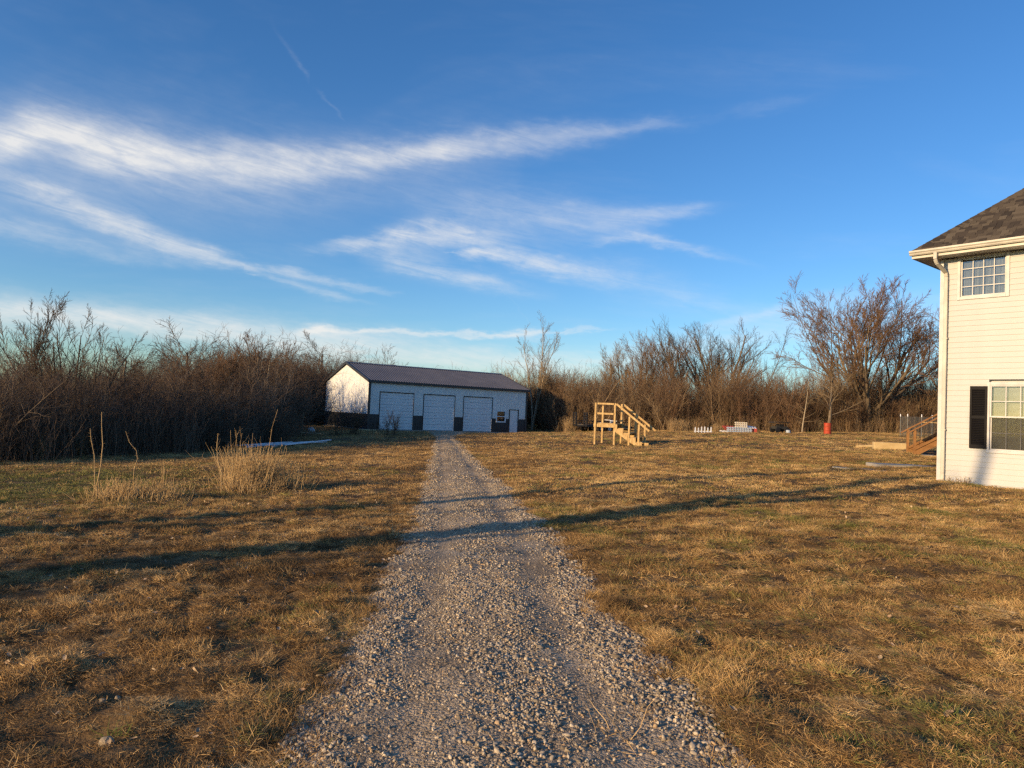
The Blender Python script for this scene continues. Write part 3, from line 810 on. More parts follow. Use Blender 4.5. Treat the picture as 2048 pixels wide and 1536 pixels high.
for k in range(-2, nb):
    z0 = k * EXP; z1 = z0 + EXP
    if z1 > HH + .01: break
    cuts = []
    for a, b, c_, d in (UW, LW):
        if z1 > c_ - .03 and z0 < d + .03: cuts.append((a - .03, b + .03))
    cur = .065
    for a, b in sorted(cuts) + [(HWX, HWX)]:
        if a > cur + .01: link('siding_board', board(a - cur), wall, (cur, 0, z0))
        cur = b
cpst = MB(); cpst.box(-.022, .064, -.026, .10, -.4, HH - .01); cpst.box(-.022, .03, .1005, .19, -.4, HH - .01); cpst.build('corner_post', M['vinyl_trim'], h)
# eaves
ov = .5; ez = 5.37; PT = .88
sf = MB(); sf.box(-ov + .02, HWX + ov, -ov + .02, .115, ez, ez + .02); sf.box(-ov + .02, -.0005, .1155, HWY + ov, ez, ez + .02); sf.build('soffit', M['gutter'], h)
fa = MB(); fa.box(-ov + .0, HWX + ov, -ov + .0, -ov + .019, ez - .015, ez + .16); fa.box(-ov + .0, -ov + .019, -ov + .0195, HWY + ov, ez - .015, ez + .16); fa.build('fascia', M['gutter'], h)
gp = [(-.001, .165), (-.001, .055), (-.055, .05), (-.075, .075), (-.08, .10), (-.105, .125), (-.105, .165), (-.095, .165), (-.095, .13), (-.068, .10), (-.06, .07), (-.012, .065), (-.012, .165)]
gt = MB().prism([(-ov + a, ez + b) for a, b in gp], 'x', -ov - .03, HWX + ov); gt.build('gutter', M['gutter'], h)
ds = MB()
path = [(.05, -ov - .055, ez + .07), (.05, -ov - .055, ez - .10), (.06, -ov + .0, ez - .18), (.115, -.085, ez - .36), (.125, -.062, ez - .46), (.125, -.062, .18), (.125, -.062, .02)]
for p_, q_ in zip(path[:-1], path[1:]): ds.beam(p_, q_, .082, .062, up=(0, 1, 0))
ds.build('downspout', M['gutter'], h, bevel=.008)
for z_ in (1.2, 3.4): MB().box(.07, .18, -.097, -.02, z_, z_ + .03).build('downspout_strap', M['gutter'], h)
# roof body under the shingles
rz0 = ez + .15; ridge = rz0 + (HWY / 2 + ov) * PT
rb = MB(); x0, x1, y0, y1 = -ov - .02, HWX + ov + .02, -ov - .02, HWY + ov + .02; hy = (y0 + y1) / 2; hx0 = x0 + (hy - y0); hx1 = x1 - (hy - y0)
rb.add([(x0, y0, rz0), (x1, y0, rz0), (x1, y1, rz0), (x0, y1, rz0), (hx0, hy, rz0 + (hy - y0) * PT), (hx1, hy, rz0 + (hy - y0) * PT)], [(0, 1, 5, 4), (1, 2, 5), (2, 3, 4, 5), (3, 0, 4), (3, 2, 1, 0)])
roof = rb.build('roof', M['shingle'], h)
# shingles on the slope facing the drive
smesh = {}


def shingle_mesh(wd_):
    k = round(wd_, 3)
    if k not in smesh:
        m_ = MB(); m_.box(0, k, 0, .17, .002, .011); smesh[k] = m_.mesh('shingle', M['shingle'])
    return smesh[k]


sang = math.atan(PT); rs_ = np.random.default_rng(5); nsh = 0; rest = MB()
slope_len = (hy - y0) / math.cos(sang)
row = 0; s = -.01
widths = [.12, .16, .20, .26]
while s < slope_len - .15:
    k_run = s * math.cos(sang); xx = x0 + k_run + .17 * math.cos(sang) - .01 + rs_.uniform(0, .02); xe = x1 - k_run
    while xx < xe - .1:
        wd_ = float(rs_.choice(widths)); lift = .004 + .010 * rs_.uniform(0, 1) ** 2
        P_ = Vector((xx, y0 + k_run, rz0 + k_run * PT)) + Vector((0, -math.sin(sang), math.cos(sang))) * lift
        if nsh < 300 and xx < 3.0 and k_run < 2.6:
            link('shingle', shingle_mesh(wd_ - .006), roof, P_, (sang + .02, 0, 0)); nsh += 1
        elif xx < 5.0:
            m3 = Matrix.Rotation(sang + .02, 3, 'X'); b_ = MB().box(0, wd_ - .006, 0, .17, .002, .011)
            rest.add([m3 @ Vector(v) + P_ for v in b_.v], b_.f)
        xx += wd_
    s += .122; row += 1
if rest.v:
    o = rest.build('far_shingles', M['shingle'], roof); o['kind'] = 'stuff'
# hip caps
hd = Vector((1, 1, PT)).normalized(); hp0 = Vector((x0, y0, rz0 + .026)); hl = (Vector((hx0, hy, rz0 + (hy - y0) * PT)) - Vector((x0, y0, rz0))).length
hcm = MB().add([(-.16, 0, -.085), (0, 0, 0.004), (.16, 0, -.085), (-.16, .26, -.095), (0, .26, -.006), (.16, .26, -.095)], [(0, 1, 4, 3), (1, 2, 5, 4)]).mesh('hip_cap', M['shingle'])
t_ = 0.0
ax = hd.cross(Vector((0, 0, 1))).normalized(); azv = ax.cross(hd)
mrot = Matrix((ax, hd, azv)).transposed()
while t_ < hl - .2:
    link('hip_cap', hcm, roof, hp0 + hd * t_, mrot.to_euler()); t_ += .2


# windows of the house
def window(name, a, b, c_, d, nx_, sashes, label=None):
    w_ = bpy.data.objects.new(name, None); COL.objects.link(w_); w_.parent = h; w_.location = (a, 0, c_)
    W_, H_ = b - a, d - c_
    f_ = MB(); T = .07
    f_.box(-T, .0, -.034, .118, -T, H_ + T); f_.box(W_, W_ + T, -.034, .118, -T, H_ + T); f_.box(.0005, W_ - .0005, -.034, .118, -T, .0); f_.box(.0005, W_ - .0005, -.034, .118, H_, H_ + T)
    f_.build('window_frame', M['vinyl_trim'], w_, bevel=.006)
    if label: w_['label'] = label
    for (z0, z1, nz, yb) in sashes:
        s_ = MB(); e = .03
        s_.box(.001, e, yb - .02, yb + .02, z0, z1); s_.box(W_ - e, W_ - .001, yb - .02, yb + .02, z0, z1); s_.box(e + .0005, W_ - e - .0005, yb - .02, yb + .02, z0, z0 + e); s_.box(e + .0005, W_ - e - .0005, yb - .02, yb + .02, z1 - e, z1)
        s_.build('sash', M['vinyl_trim'], w_)
        for i in range(nx_):
            for j in range(nz):
                pa = e + (W_ - 2 * e) * i / nx_; pb = e + (W_ - 2 * e) * (i + 1) / nx_; qa = z0 + e + (z1 - z0 - 2 * e) * j / nz; qb = z0 + e + (z1 - z0 - 2 * e) * (j + 1) / nz
                MB().box(pa + .004, pb - .004, yb - .003, yb + .003, qa + .004, qb - .004).build('pane', M['glass'], w_)
        for i in range(1, nx_): MB().box(e + (W_ - 2 * e) * i / nx_ - .009, e + (W_ - 2 * e) * i / nx_ + .009, yb - .010, yb + .010, z0 + e, z1 - e).build('muntin', M['vinyl_trim'], w_)
        for j in range(1, nz): MB().box(e, W_ - e, yb - .0085, yb + .0085, z0 + e + (z1 - z0 - 2 * e) * j / nz - .009, z0 + e + (z1 - z0 - 2 * e) * j / nz + .009).build('muntin', M['vinyl_trim'], w_)
    return w_, W_, H_


w1, W_, H_ = window('upper_window', *UW, 4, [(0, UW[3] - UW[2], 4, .03)])
cu = MB(); n_ = 60
vs = []
for i in range(n_ + 1):
    x_ = .01 + (W_ - .02) * i / n_; y_ = .095 + .012 * math.sin(i * 1.1) + .006 * math.sin(i * 2.7); vs += [(x_, y_, .0), (x_, y_, H_)]
cu.add(vs, [(2 * i, 2 * i + 2, 2 * i + 3, 2 * i + 1) for i in range(n_)]); cu.build('curtain', M['grey_curtain'], w1)
hm = (LW[3] - LW[2]) * .515
w2, W_, H_ = window('lower_window', *LW, 3, [(0, hm + .02, 2, .045), (hm - .02, LW[3] - LW[2], 2, .0)])
slat = MB().add([(.03, .083, -.010), (W_ - .03, .083, -.010), (W_ - .03, .107, .012), (.03, .107, .012)], [(0, 1, 2, 3)]).mesh('blind_slat', M['blind'])
z_ = .04
while z_ < H_ - .02:
    link('blind_slat', slat, w2, (0, 0, z_)); z_ += .027
MB().box(.03, W_ - .03, .012, .014, .03, hm - .03).build('insect_screen', M['screen'], w2)
for a, b in ((SHUT[0], SHUT[1]), (LW[1] + .08, LW[1] + .08 + .355)):
    sh = bpy.data.objects.new('shutter', None); COL.objects.link(sh); sh.parent = h; sh.location = (a, 0, SHUT[2])
    W_, H_ = b - a, SHUT[3] - SHUT[2]
    f_ = MB(); f_.box(0, .045, -.055, -.02, 0, H_); f_.box(W_ - .045, W_, -.055, -.02, 0, H_)
    for z0, z1 in ((0, .09), (H_ / 2 - .03, H_ / 2 + .03), (H_ - .08, H_)): f_.box(.0455, W_ - .0455, -.053, -.02, z0, z1)
    f_.build('shutter_frame', M['shutter'], sh)
    MB().box(.046, W_ - .046, -.026, -.0195, .09, H_ - .08).build('back_panel', M['shutter'], sh)
    sm = MB().beam((.046, -.036, 0), (W_ - .046, -.036, 0), .030, .010, up=(0, -.75, .66)).mesh('louver', M['shutter'])
    z_ = .105
    while z_ < H_ - .09:
        if abs(z_ - H_ / 2) > .045: link('louver', sm, sh, (0, 0, z_))
        z_ += .040



# ------------------------------------------------------------------ free-standing stair of new lumber
sb = at(1189, 887); st = thing('wooden_stair', sb, R(-24), 'free-standing landing and stair of new yellow lumber on the lawn', 'stair')
st.scale = (1.06, 1.06, 1.04)
SD = 1.2                                                  # width of the stair
g0 = float(sb[2])


def post(x, y, ztop, nm='post'):
    MB().box(x - .045, x + .045, y - .045, y + .045, -.25, ztop).build(nm, M['lumber'], st, bevel=.005)


post(0, 0, 2.03); post(.95, 0, 2.03); post(0, SD, 1.92); post(.95, SD, 2.03)
post(1.66, 0, 1.42); post(2.12, 0, 1.07); post(1.66, SD, 1.42); post(2.12, SD, 1.07)
for z0, z1 in ((1.95, 2.035), (1.47, 1.56)): MB().box(.10, .904, -.085, -.0455, z0, z1).build('guard_rail', M['lumber'], st)
MB().box(.10, 1.0, -.09, -.0455, .86, 1.02).build('rim_joist', M['lumber'], st)
MB().box(.0, 1.0, SD + .0455, SD + .085, .86, 1.02).build('rim_joist', M['lumber'], st)
MB().box(-.085, -.0455, .0, SD, .86, 1.02).build('rim_joist', M['lumber'], st)
for k in range(8): MB().box(-.04, 1.0, .055 + k * .138, .055 + k * .138 + .129, 1.025, 1.06).build('deck_board', M['lumber'], st)
rise, run_ = 1.02 / 5, .30
for y_ in (-.085, SD + .0455):
    saw = [(1.0, 1.02)]
    for k in range(5): saw += [(1.0 + .10 + k * run_, 1.02 - k * rise), (1.0 + .10 + k * run_, 1.02 - (k + 1) * rise)]
    saw[-1] = (saw[-1][0], -.03)
    poly = saw + [(2.1, -.03), (1.0, .66)]
    MB().prism(poly, 'y', y_, y_ + .0395).build('stringer', M['lumber'], st)
for k in range(4):
    z_ = 1.02 - (k + 1) * rise
    MB().box(1.10 + k * run_ + .005, 1.10 + k * run_ + .285, -.03, SD + .03, z_ + .002, z_ + .037).build('tread', M['lumber'], st)
MB().box(2.42, 2.62, -.13, .02, -.06, .22).build('footing_block', M['lumber'], st)
for y_ in (-.0655, SD + .0655):
    MB().beam((1.02, y_, 2.0), (2.62, y_, .78), .04, .095).build('handrail', M['lumber'], st)

# ------------------------------------------------------------------ stained deck stair behind the house
db = at(1829, 906); dk = thing('deck_stair', db, R(-16), 'reddish-brown stained deck stair rising behind the white house', 'stair')
DW_ = 1.15; DR, DN = .62, 6


def dpost(x, y, z0, z1): MB().box(x - .045, x + .045, y - .045, y + .045, z0, z1).build('post', M['deck_stain'], dk)


for y_ in (0, DW_):
    dpost(0, y_, -.2, 1.0); dpost(1.9, y_, -.2, 1.0 + 1.9 * DR)
    MB().beam((-.28, y_, 1.02 - .28 * DR + .03), (2.05, y_, 1.02 + 2.05 * DR + .03), .14, .045).build('handrail', M['deck_stain'], dk)
    MB().beam((-.02, y_ - .066, .22), (2.05, y_ - .066, .22 + 2.05 * DR), .04, .09).build('bottom_rail', M['deck_stain'], dk)
    MB().beam((.03, y_ - .02, .08), (2.05, y_ - .02, .08 + 2.05 * DR), .04, .27).build('stringer', M['deck_stain'], dk)
    for k in range(1, 12):
        x_ = k * .165
        MB().tube([(x_, y_ - .02, .24 + x_ * DR), (x_, y_ - .02, 1.0 + x_ * DR)], .008, 5).build('baluster', M['black_metal'], dk)
for k in range(DN): MB().box(.12 + k * .30, .12 + k * .30 + .28, .0, DW_ - .06, .17 + k * .30 * DR, .205 + k * .30 * DR).build('tread', M['deck_stain'], dk)
lz = 1.95 * DR + .1
MB().box(1.98, 4.4, -.1, DW_ + .5, lz - .2, lz - .04).build('landing_frame', M['deck_stain'], dk)
for k in range(16): MB().box(1.98 + k * .15, 1.98 + k * .15 + .142, -.1, DW_ + .5, lz - .035, lz).build('deck_board', M['deck_stain'], dk)
for x_ in (3.1, 4.3): dpost(x_, 0.0, -.2, lz - .2)
o = MB().box(-.1, 3.6, -.35, 1.7, -.2, .03).build('concrete_pad', M['concrete'], None, db + np.array([.3, -.1, -.02]), (0, 0, R(-16)))
tag(o, 'pale concrete pad under the stained deck stair', 'concrete pad')

# low tan timber blocks beside it
p = at(1790, 899)
o = MB().box(-.85, .62, -.16, .16, -.15, .30).build('timber_block', M['tan_block'], None, p + np.array([0, .15, 0]), (0, 0, R(-12)), bevel=.012)
tag(o, 'thick tan timber block lying in front of the deck stair', 'timber')
p = at(1735, 893)
o = MB().add([(-.5, -.12, -.1), (.48, -.12, -.1), (.48, .12, -.1), (-.5, .12, -.1), (-.5, -.12, .07), (.48, -.12, .15), (.48, .12, .15), (-.5, .12, .07)],
             [(0, 3, 2, 1), (4, 5, 6, 7), (0, 1, 5, 4), (1, 2, 6, 5), (2, 3, 7, 6), (3, 0, 4, 7)]).build('timber_wedge', M['tan_block'], None, p, (0, 0, R(-12)), bevel=.01)
tag(o, 'low tan timber tapering into the grass left of the thick block', 'timber')
# walk slabs in the lawn by the house
p = at(1850, 932)
o = MB().box(-1.6, 2.2, -.45, .45, -.1, .014).build('walk_slab', M['concrete'], None, p, (0, 0, R(-6))); tag(o, 'grey concrete walk in the lawn leading behind the house', 'walkway')
for i, (px, py, a, b, c_) in enumerate(((1700, 940, .5, .3, .3), (1745, 942, .45, .28, -.4), (1725, 938, .3, .22, 1.0))):
    p = at(px, py); r_ = np.random.default_rng(60 + i)
    pts = [(a * math.cos(t) * r_.uniform(.8, 1.1), b * math.sin(t) * r_.uniform(.8, 1.1)) for t in np.linspace(0, 2 * math.pi, 8)[:-1]]
    o = MB().prism(pts, 'z', -.05, .02).build('flagstone', M['concrete'], None, p, (.02, .03, c_))
    tag(o, ['grey flagstone farthest from the house wall', 'grey flagstone nearest the concrete walk', 'small grey flagstone between two larger ones'][i], 'flagstone', 'flagstones in the lawn')

# ------------------------------------------------------------------ wire enclosure far behind the deck stair
fx = atd(1816, 52.0)
fe = thing('wire_enclosure', fx, R(-8), 'grey wire mesh garden enclosure with white-capped posts behind deck stair', 'enclosure')
FH = 1.55
for (x_, y_) in ((0, 0), (.95, .0), (2.2, .0), (0, 1.3), (2.2, 1.3), (3.2, 0)):
    MB().tube([(x_, y_, -.3), (x_, y_, FH)], .028, 8).build('post', M['galv'], fe)
    MB().lathe([(.034, 0), (.034, .17), (.02, .19)], 8, (x_, y_, FH - .08)).build('post_cap', M['white_plastic'], fe)
for (a, b) in (((0, 0), (.95, 0)), ((.95, 0), (2.2, 0)), ((2.2, 0), (3.2, 0)), ((0, 0), (0, 1.3)), ((0, 1.3), (2.2, 1.3))):
    m_ = MB(); a = Vector((*a, 0)); b = Vector((*b, 0)); Lr = (b - a).length; n_ = int(Lr / .06)
    for i in range(n_ + 1):
        q = a + (b - a) * i / n_; m_.beam(q + Vector((0, 0, .02)), q + Vector((0, 0, FH - .06)), .006, .006)
    for j in range(25): m_.beam(a + Vector((0, 0, .02 + j * .06)), b + Vector((0, 0, .02 + j * .06)), .006, .006)
    m_.build('wire_mesh', M['galv'], fe)
MB().beam((.95, 0, 1.1), (2.2, 0, 1.1), .04, .06).build('cross_rail', M['lumber'], fe)

# ------------------------------------------------------------------ utility trailer with upright ramps
tb = atd(1163, 60.0)
tl = thing('utility_trailer', tb, R(33), 'black flatbed utility trailer with two upright loading ramps beside the brush', 'trailer')
TL, TW = 4.9, 1.9
fr = MB()
for y_ in (-TW / 2, TW / 2): fr.beam((0, y_, .55), (TL, y_, .55), .06, .14)
for x_ in (0, TL * .5, TL): fr.beam((x_, -TW / 2 + .031, .55), (x_, TW / 2 - .031, .55), .06, .10)
fr.build('chassis', M['black_metal'], tl)
for k in range(9): MB().box(.04, TL - .04, -TW / 2 + .04 + k * .203, -TW / 2 + .04 + k * .203 + .19, .625, .665).build('deck_plank', M['deck_wood'], tl)
tg = MB(); tg.beam((TL, -.7, .5), (TL + 1.3, 0, .5), .07, .1); tg.beam((TL, .7, .5), (TL + 1.3, 0, .5), .07, .1); tg.tube([(TL + 1.2, 0, .1), (TL + 1.2, 0, .9)], .04, 8); tg.build('tongue', M['black_metal'], tl)
for y_ in (-TW / 2 - .17, TW / 2 + .17):
    for x_ in (1.3, 2.15):
        w_ = bpy.data.objects.new('wheel', None); COL.objects.link(w_); w_.parent = tl; w_.location = (x_, y_, .36)
        MB().lathe([(.19, -.1), (.33, -.1), (.36, -.06), (.36, .06), (.33, .1), (.19, .1)], 20, axis='y').build('tyre', M['rubber'], w_)
        MB().lathe([(.06, -.106), (.12, -.11), (.185, -.102), (.185, .102), (.12, .11), (.06, .106)], 14, axis='y').build('rim', M['rim'], w_)
    arc = [(.72, .45), (.85, .78), (2.6, .78), (2.73, .45), (2.69, .45), (2.57, .74), (.88, .74), (.76, .45)]
    MB().prism(arc, 'y', y_ - .13, y_ + .13).build('fender', M['black_metal'], tl)
for y_ in (-.72, .72):
    r_ = MB(); r_.beam((-.06, y_ - .20, .5), (-.10, y_ - .20, 1.68), .085, .06, up=(1, 0, 0)); r_.beam((-.06, y_ + .20, .5), (-.10, y_ + .20, 1.68), .085, .06, up=(1, 0, 0))
    for k in range(6): r_.beam((-.08, y_ - .158, .62 + k * .2), (-.08, y_ + .158, .62 + k * .2), .05, .08)
    r_.build('ramp', M['black_metal'], tl)
ft = MB()
for y_ in (-TW / 2 + .02, TW / 2 - .02):
    for k in range(6): ft.beam((.2 + k * .9, y_, .62), (.2 + k * .9, y_, .95), .05, .05, up=(1, 0, 0))
    ft.beam((.2, y_, .97), (4.7, y_, .97), .05, .05)
ft.build('side_rail', M['black_metal'], tl)


def at_local(th, x, y, z):
    th_m = Matrix.Translation(th.location) @ Matrix.Rotation(th.rotation_euler[2], 4, 'Z'); return th_m @ Vector((x, y, z))


q = at_local(tl, 3.4, .1, .667)
ch = thing('plastic_chair', q, R(60), 'white plastic garden chair lying tipped on the black trailer', 'chair')
MB().box(-.24, .24, -.04, .0, .0, .42).build('seat', M['white_plastic'], ch)
MB().prism([(-.22, .0), (.22, .0), (.25, .1), (.2, .52), (-.2, .52), (-.25, .1)], 'z', .42, .46).build('backrest', M['white_plastic'], ch)
for x_, z_ in ((-.2, .03), (.2, .03), (-.2, .38), (.2, .38)): MB().beam((x_, -.04, z_), (x_ * 1.15, -.46, z_), .05, .04).build('leg', M['white_plastic'], ch)
q = at_local(tl, 2.2, -.2, .667)
r_ = np.random.default_rng(8); o = thing('folded_tarp', q, R(20), 'crumpled white tarp lying on the trailer deck', 'tarp')
v_, f_ = [], []
n_ = 14
for i in range(n_):
    for j in range(n_):
        a, b = i / (n_ - 1) * 2 - 1, j / (n_ - 1) * 2 - 1
        v_.append((a * .55, b * .3, max(0.012, .14 * (1 - a ** 4) * (1 - b ** 4) + .05 * r_.normal() * (1 - a * a))))
for i in range(n_ - 1):
    for j in range(n_ - 1): f_.append((i * n_ + j, (i + 1) * n_ + j, (i + 1) * n_ + j + 1, i * n_ + j + 1))
MB().add(v_, f_).build('tarp_sheet', M['white_plastic'], o)

# ------------------------------------------------------------------ pallets and pickets stacked before the brush
def pallet(name, loc, rot, mat, label, n=7, w=1.2, hh=.55, cat='pallet'):
    t = thing(name, loc, 0, label, cat, 'pallets stacked by the brush'); t.rotation_euler = rot
    for k in range(n):
        x_ = -w / 2 + (k + .5) * w / n; MB().box(x_ - w / n * .22, x_ + w / n * .22, -.035, -.012, 0, hh).build('slat', mat, t)
    for z_ in (.06, hh * .5, hh - .06): MB().box(-w / 2, w / 2, -.0115, .05, z_ - .045, z_ + .045).build('stringer', mat, t)
    return t


DP = 58.5


def pp(px, dz=0.0, dy=0.0):
    a = atd(px, DP + dy); a[2] += dz; return a


pallet('pallet', pp(1481, .02, -.35), (R(-12), 0, R(4)), M['grey_plastic'], 'long blue-grey slatted plastic pallet leaning low in the stack', 10, 2.1, .42)
pallet('pallet', pp(1463, .22, .1), (R(-62), 0, R(10)), M['red_plastic'], 'red slatted plastic pallet at the stack end nearer the pickets', 6, 1.0, .6)
pallet('pallet', pp(1484, .42, .05), (R(-8), 0, R(2)), M['cream_wood'], 'cream wooden pallet standing upright on top of the stack', 6, 1.05, .45)
pallet('pallet', pp(1509, .03, -.1), (R(-20), 0, R(-10)), M['red_plastic'], 'red slatted pallet at the stack end nearer the barrel', 4, .55, .32)
pallet('pallet', pp(1500, .38, .2), (R(-75), R(8), R(-6)), M['white_plastic'], 'white slatted pallet lying flat atop the blue-grey one', 6, 1.3, .6)
pallet('pallet', pp(1477, .0, .25), (R(-84), 0, R(3)), M['white_plastic'], 'white slatted pallet lying flat under the whole stack', 9, 2.4, .9)
pk = thing('picket_fence', pp(1408, 0, -.2), R(4), 'short row of white pickets standing in the straw before the brush', 'fence')
for k in range(6):
    hk = [.44, .40, .5, .52, .45, .5][k]; x_ = -.65 + k * .26
    MB().prism([(x_ - .05, -.1), (x_ + .05, -.1), (x_ + .05, hk - .06), (x_, hk), (x_ - .05, hk - .06)], 'y', -.012, .012).build('picket', M['white_plastic'], pk)
MB().box(-.75, .75, .0125, .035, .06, .12).build('rail', M['white_plastic'], pk)

# dark machine
mc = thing('garden_cart', pp(1561, 0, .6), R(12), 'dark weathered garden machine with flat canopy and small wheels before the brush', 'machine')
MB().box(-.55, .55, -.35, .35, .28, .52).build('body', M['dark_machine'], mc, bevel=.03)
MB().prism([(-.85, .80), (-.7, .88), (.6, .90), (.8, .82), (.6, .86), (-.7, .84)], 'y', -.4, .4).build('canopy', M['dark_machine'], mc)
for x_, y_ in ((-.5, -.3), (.45, -.3), (-.5, .3), (.45, .3)): MB().tube([(x_, y_, .5), (x_ * 1.1, y_, .86)], .02, 6).build('canopy_post', M['dark_machine'], mc)
MB().box(-.2, .25, -.25, .25, .525, .70).build('seat', M['rubber'], mc, bevel=.03)
for x_, y_ in ((-.42, -.4), (.42, -.4), (-.42, .4), (.42, .4)): MB().lathe([(.08, -.07), (.2, -.07), (.23, -.03), (.23, .03), (.2, .07), (.08, .07)], 16, (x_, y_, .22), 'y').build('wheel', M['rubber'], mc)
bk = pp(1578, 0, -.2)
o = thing('plastic_tub', bk, 0, 'small pale upturned tub beside the dark garden machine', 'tub'); MB().lathe([(.19, 0), (.17, .22), (.13, .25)], 14).build('tub_body', M['grey_plastic'], o); MB().lathe([(.215, 0), (.215, .03), (.192, .035)], 14).build('tub_rim', M['grey_plastic'], o)

# red drum
bb = at(1655, 868)
dr = thing('steel_drum', bb, .4, 'rusty red steel drum standing alone on the lawn', 'drum')
pr = [(.0, 0), (.285, 0), (.292, .012)]
for z_ in np.linspace(.02, .86, 43):
    rr_ = .286 + .012 * (math.exp(-((z_ - .30) / .018) ** 2) + math.exp(-((z_ - .59) / .018) ** 2)); pr.append((rr_, float(z_)))
pr += [(.294, .872), (.294, .885), (.28, .885), (.28, .84), (.27, .60)]
d_ = MB().lathe(pr, 28); o = d_.build('shell', M['red_drum'], dr)
for pl_ in o.data.polygons: pl_.use_smooth = True
MB().lathe([(.302, 0), (.302, .02), (.2995, .022)], 28, (0, 0, .295)).build('rolling_hoop', M['rust'], dr)
MB().lathe([(.302, 0), (.302, .02), (.2995, .022)], 28, (0, 0, .585)).build('rolling_hoop', M['rust'], dr)

# ------------------------------------------------------------------ white sheet-metal strips, planks and bag on the lawn before the thicket
r_ = np.random.default_rng(17)
strip_lab = ['nearest the thicket', 'second from the thicket', 'third from the thicket', 'fourth from the thicket', 'in the middle of the row', 'fourth from the garage', 'third from the garage', 'second from the garage', 'nearest the garage, its end lifted']
for k in range(9):
    p = at(514 + k * 13.0, 891.0)
    L_ = 2.9 + .5 * r_.uniform(); zt = .04 + .02 * (k % 3)
    s_ = MB(); prof_ = [(-.06, 0), (-.06, .03), (-.04, .034), (-.035, .012), (.035, .012), (.04, .034), (.06, .03), (.06, 0)]
    s_.prism(prof_, 'y', -L_ / 2, L_ / 2)
    o = s_.build('metal_strip', M['white_sheet'], None, p + np.array([0, 0, zt]), (R(1.5 + r_.normal(0, .5) + (1.5 if k == 8 else 0)), R(r_.normal(0, 3)), R(-24 + r_.normal(0, 3))))
    tag(o, 'white sheet-metal strip lying on the lawn, ' + strip_lab[k], 'metal strip', 'white metal strips laid side by side')
p = at(622, 862); o = thing('plastic_bag', p, 0, 'pale blue-white crumpled bag at the brush edge near the garage', 'bag')
v_, f_ = [], []; n1_, n2_ = 12, 16
for i in range(n1_):
    for j in range(n2_):
        a = i / (n1_ - 1) * math.pi * .62; b = 2 * math.pi * j / n2_; q_ = 1 + .16 * r_.normal()
        v_.append((.24 * math.sin(a) * math.cos(b) * q_, .2 * math.sin(a) * math.sin(b) * q_, .10 + .22 * math.cos(a) * q_))
for i in range(n1_ - 1):
    for j in range(n2_): f_.append((i * n2_ + j, i * n2_ + (j + 1) % n2_, (i + 1) * n2_ + (j + 1) % n2_, (i + 1) * n2_ + j))
MB().add(v_, f_).build('bag_body', M['white_sheet'], o)
p = at(628, 867); o = MB().box(-1.6, 1.6, -.07, .07, .02, .06).build('plank', M['cream_wood'], None, p, (0, 0, R(-8))); tag(o, 'long weathered plank lying on the ground by the crumpled bag', 'plank')
p = at(735, 863); o = MB().box(-.75, .75, -.12, .12, .02, .10).build('plank', M['tan_block'], None, p, (0, 0, R(6))); tag(o, 'short wide board lying before the garage gable corner', 'plank')
p = at(1060, 856); o = MB().box(-.5, .5, -.3, .3, .0, .42).build('wood_crate', M['tan_block'], None, p + np.array([.2, 1.0, 0]), (0, 0, R(15)), bevel=.02); tag(o, 'tan wooden box in the brush beyond the garage corner', 'box')


# ------------------------------------------------------------------ brush thickets (nobody could count the stems): shrubs scattered as stuff
def shrub_mesh(seed, H, stems=8, dens=1.0, name='shrub', arch=.02, open_=.5):
    r = np.random.default_rng(seed)
    th = np.abs(r.normal(0, open_ * .6, stems)); ph = r.uniform(0, 2 * np.pi, stems)
    D = np.stack([np.sin(th) * np.cos(ph), np.sin(th) * np.sin(ph), np.cos(th)], 1)
    P = np.stack([r.normal(0, .25, stems), r.normal(0, .25, stems), np.full(stems, -.2)], 1)
    L = H * r.uniform(.6, 1.05, stems); Rd = H * .006 * r.uniform(.6, 1.4, stems)
    lv = [dict(K=6, S=4, wig=.08, up=arch, tip=.25, n=int(11 * dens), t0=.12, ang=.6, angsd=.25, lr=.42, fall=.4, rr=.55, rmin=.006),
          dict(K=4, S=3, wig=.10, up=.06, tip=.3, n=int(8 * dens), t0=.1, ang=.65, angsd=.25, lr=.5, rr=.6, rmin=.005),
          dict(K=2, S=3, wig=.10, up=.05, tip=.4)]
    v, q = join(grow(r, P, D, L, Rd, lv)); return mesh_np(name, v, q, M['twig_inst'], True)


def tangle_mesh(seed, H, stems):
    """arching, tangled shrub with criss-cross twigs"""
    r = np.random.default_rng(seed)
    th = np.abs(r.normal(0, .45, stems)); ph = r.uniform(0, 2 * np.pi, stems)
    D = np.stack([np.sin(th) * np.cos(ph), np.sin(th) * np.sin(ph), np.cos(th)], 1)
    P = np.stack([r.normal(0, .25, stems), r.normal(0, .25, stems), np.full(stems, -.2)], 1)
    lv = [dict(K=7, S=4, wig=.14, up=.0, tip=.25, n=11, t0=.2, ang=.8, angsd=.3, lr=.46, fall=.35, rr=.5, rmin=.006),
          dict(K=4, S=3, wig=.16, up=-.01, tip=.3, n=8, t0=.15, ang=.85, angsd=.3, lr=.48, rr=.55, rmin=.005),
          dict(K=2, S=3, wig=.15, up=.02, tip=.4)]
    v, q = join(grow(r, P, D, H * r.uniform(.55, 1.05, stems), H * .0075 * r.uniform(.5, 1.5, stems), lv)); return mesh_np('shrub', v, q, M['twig_inst'], True)


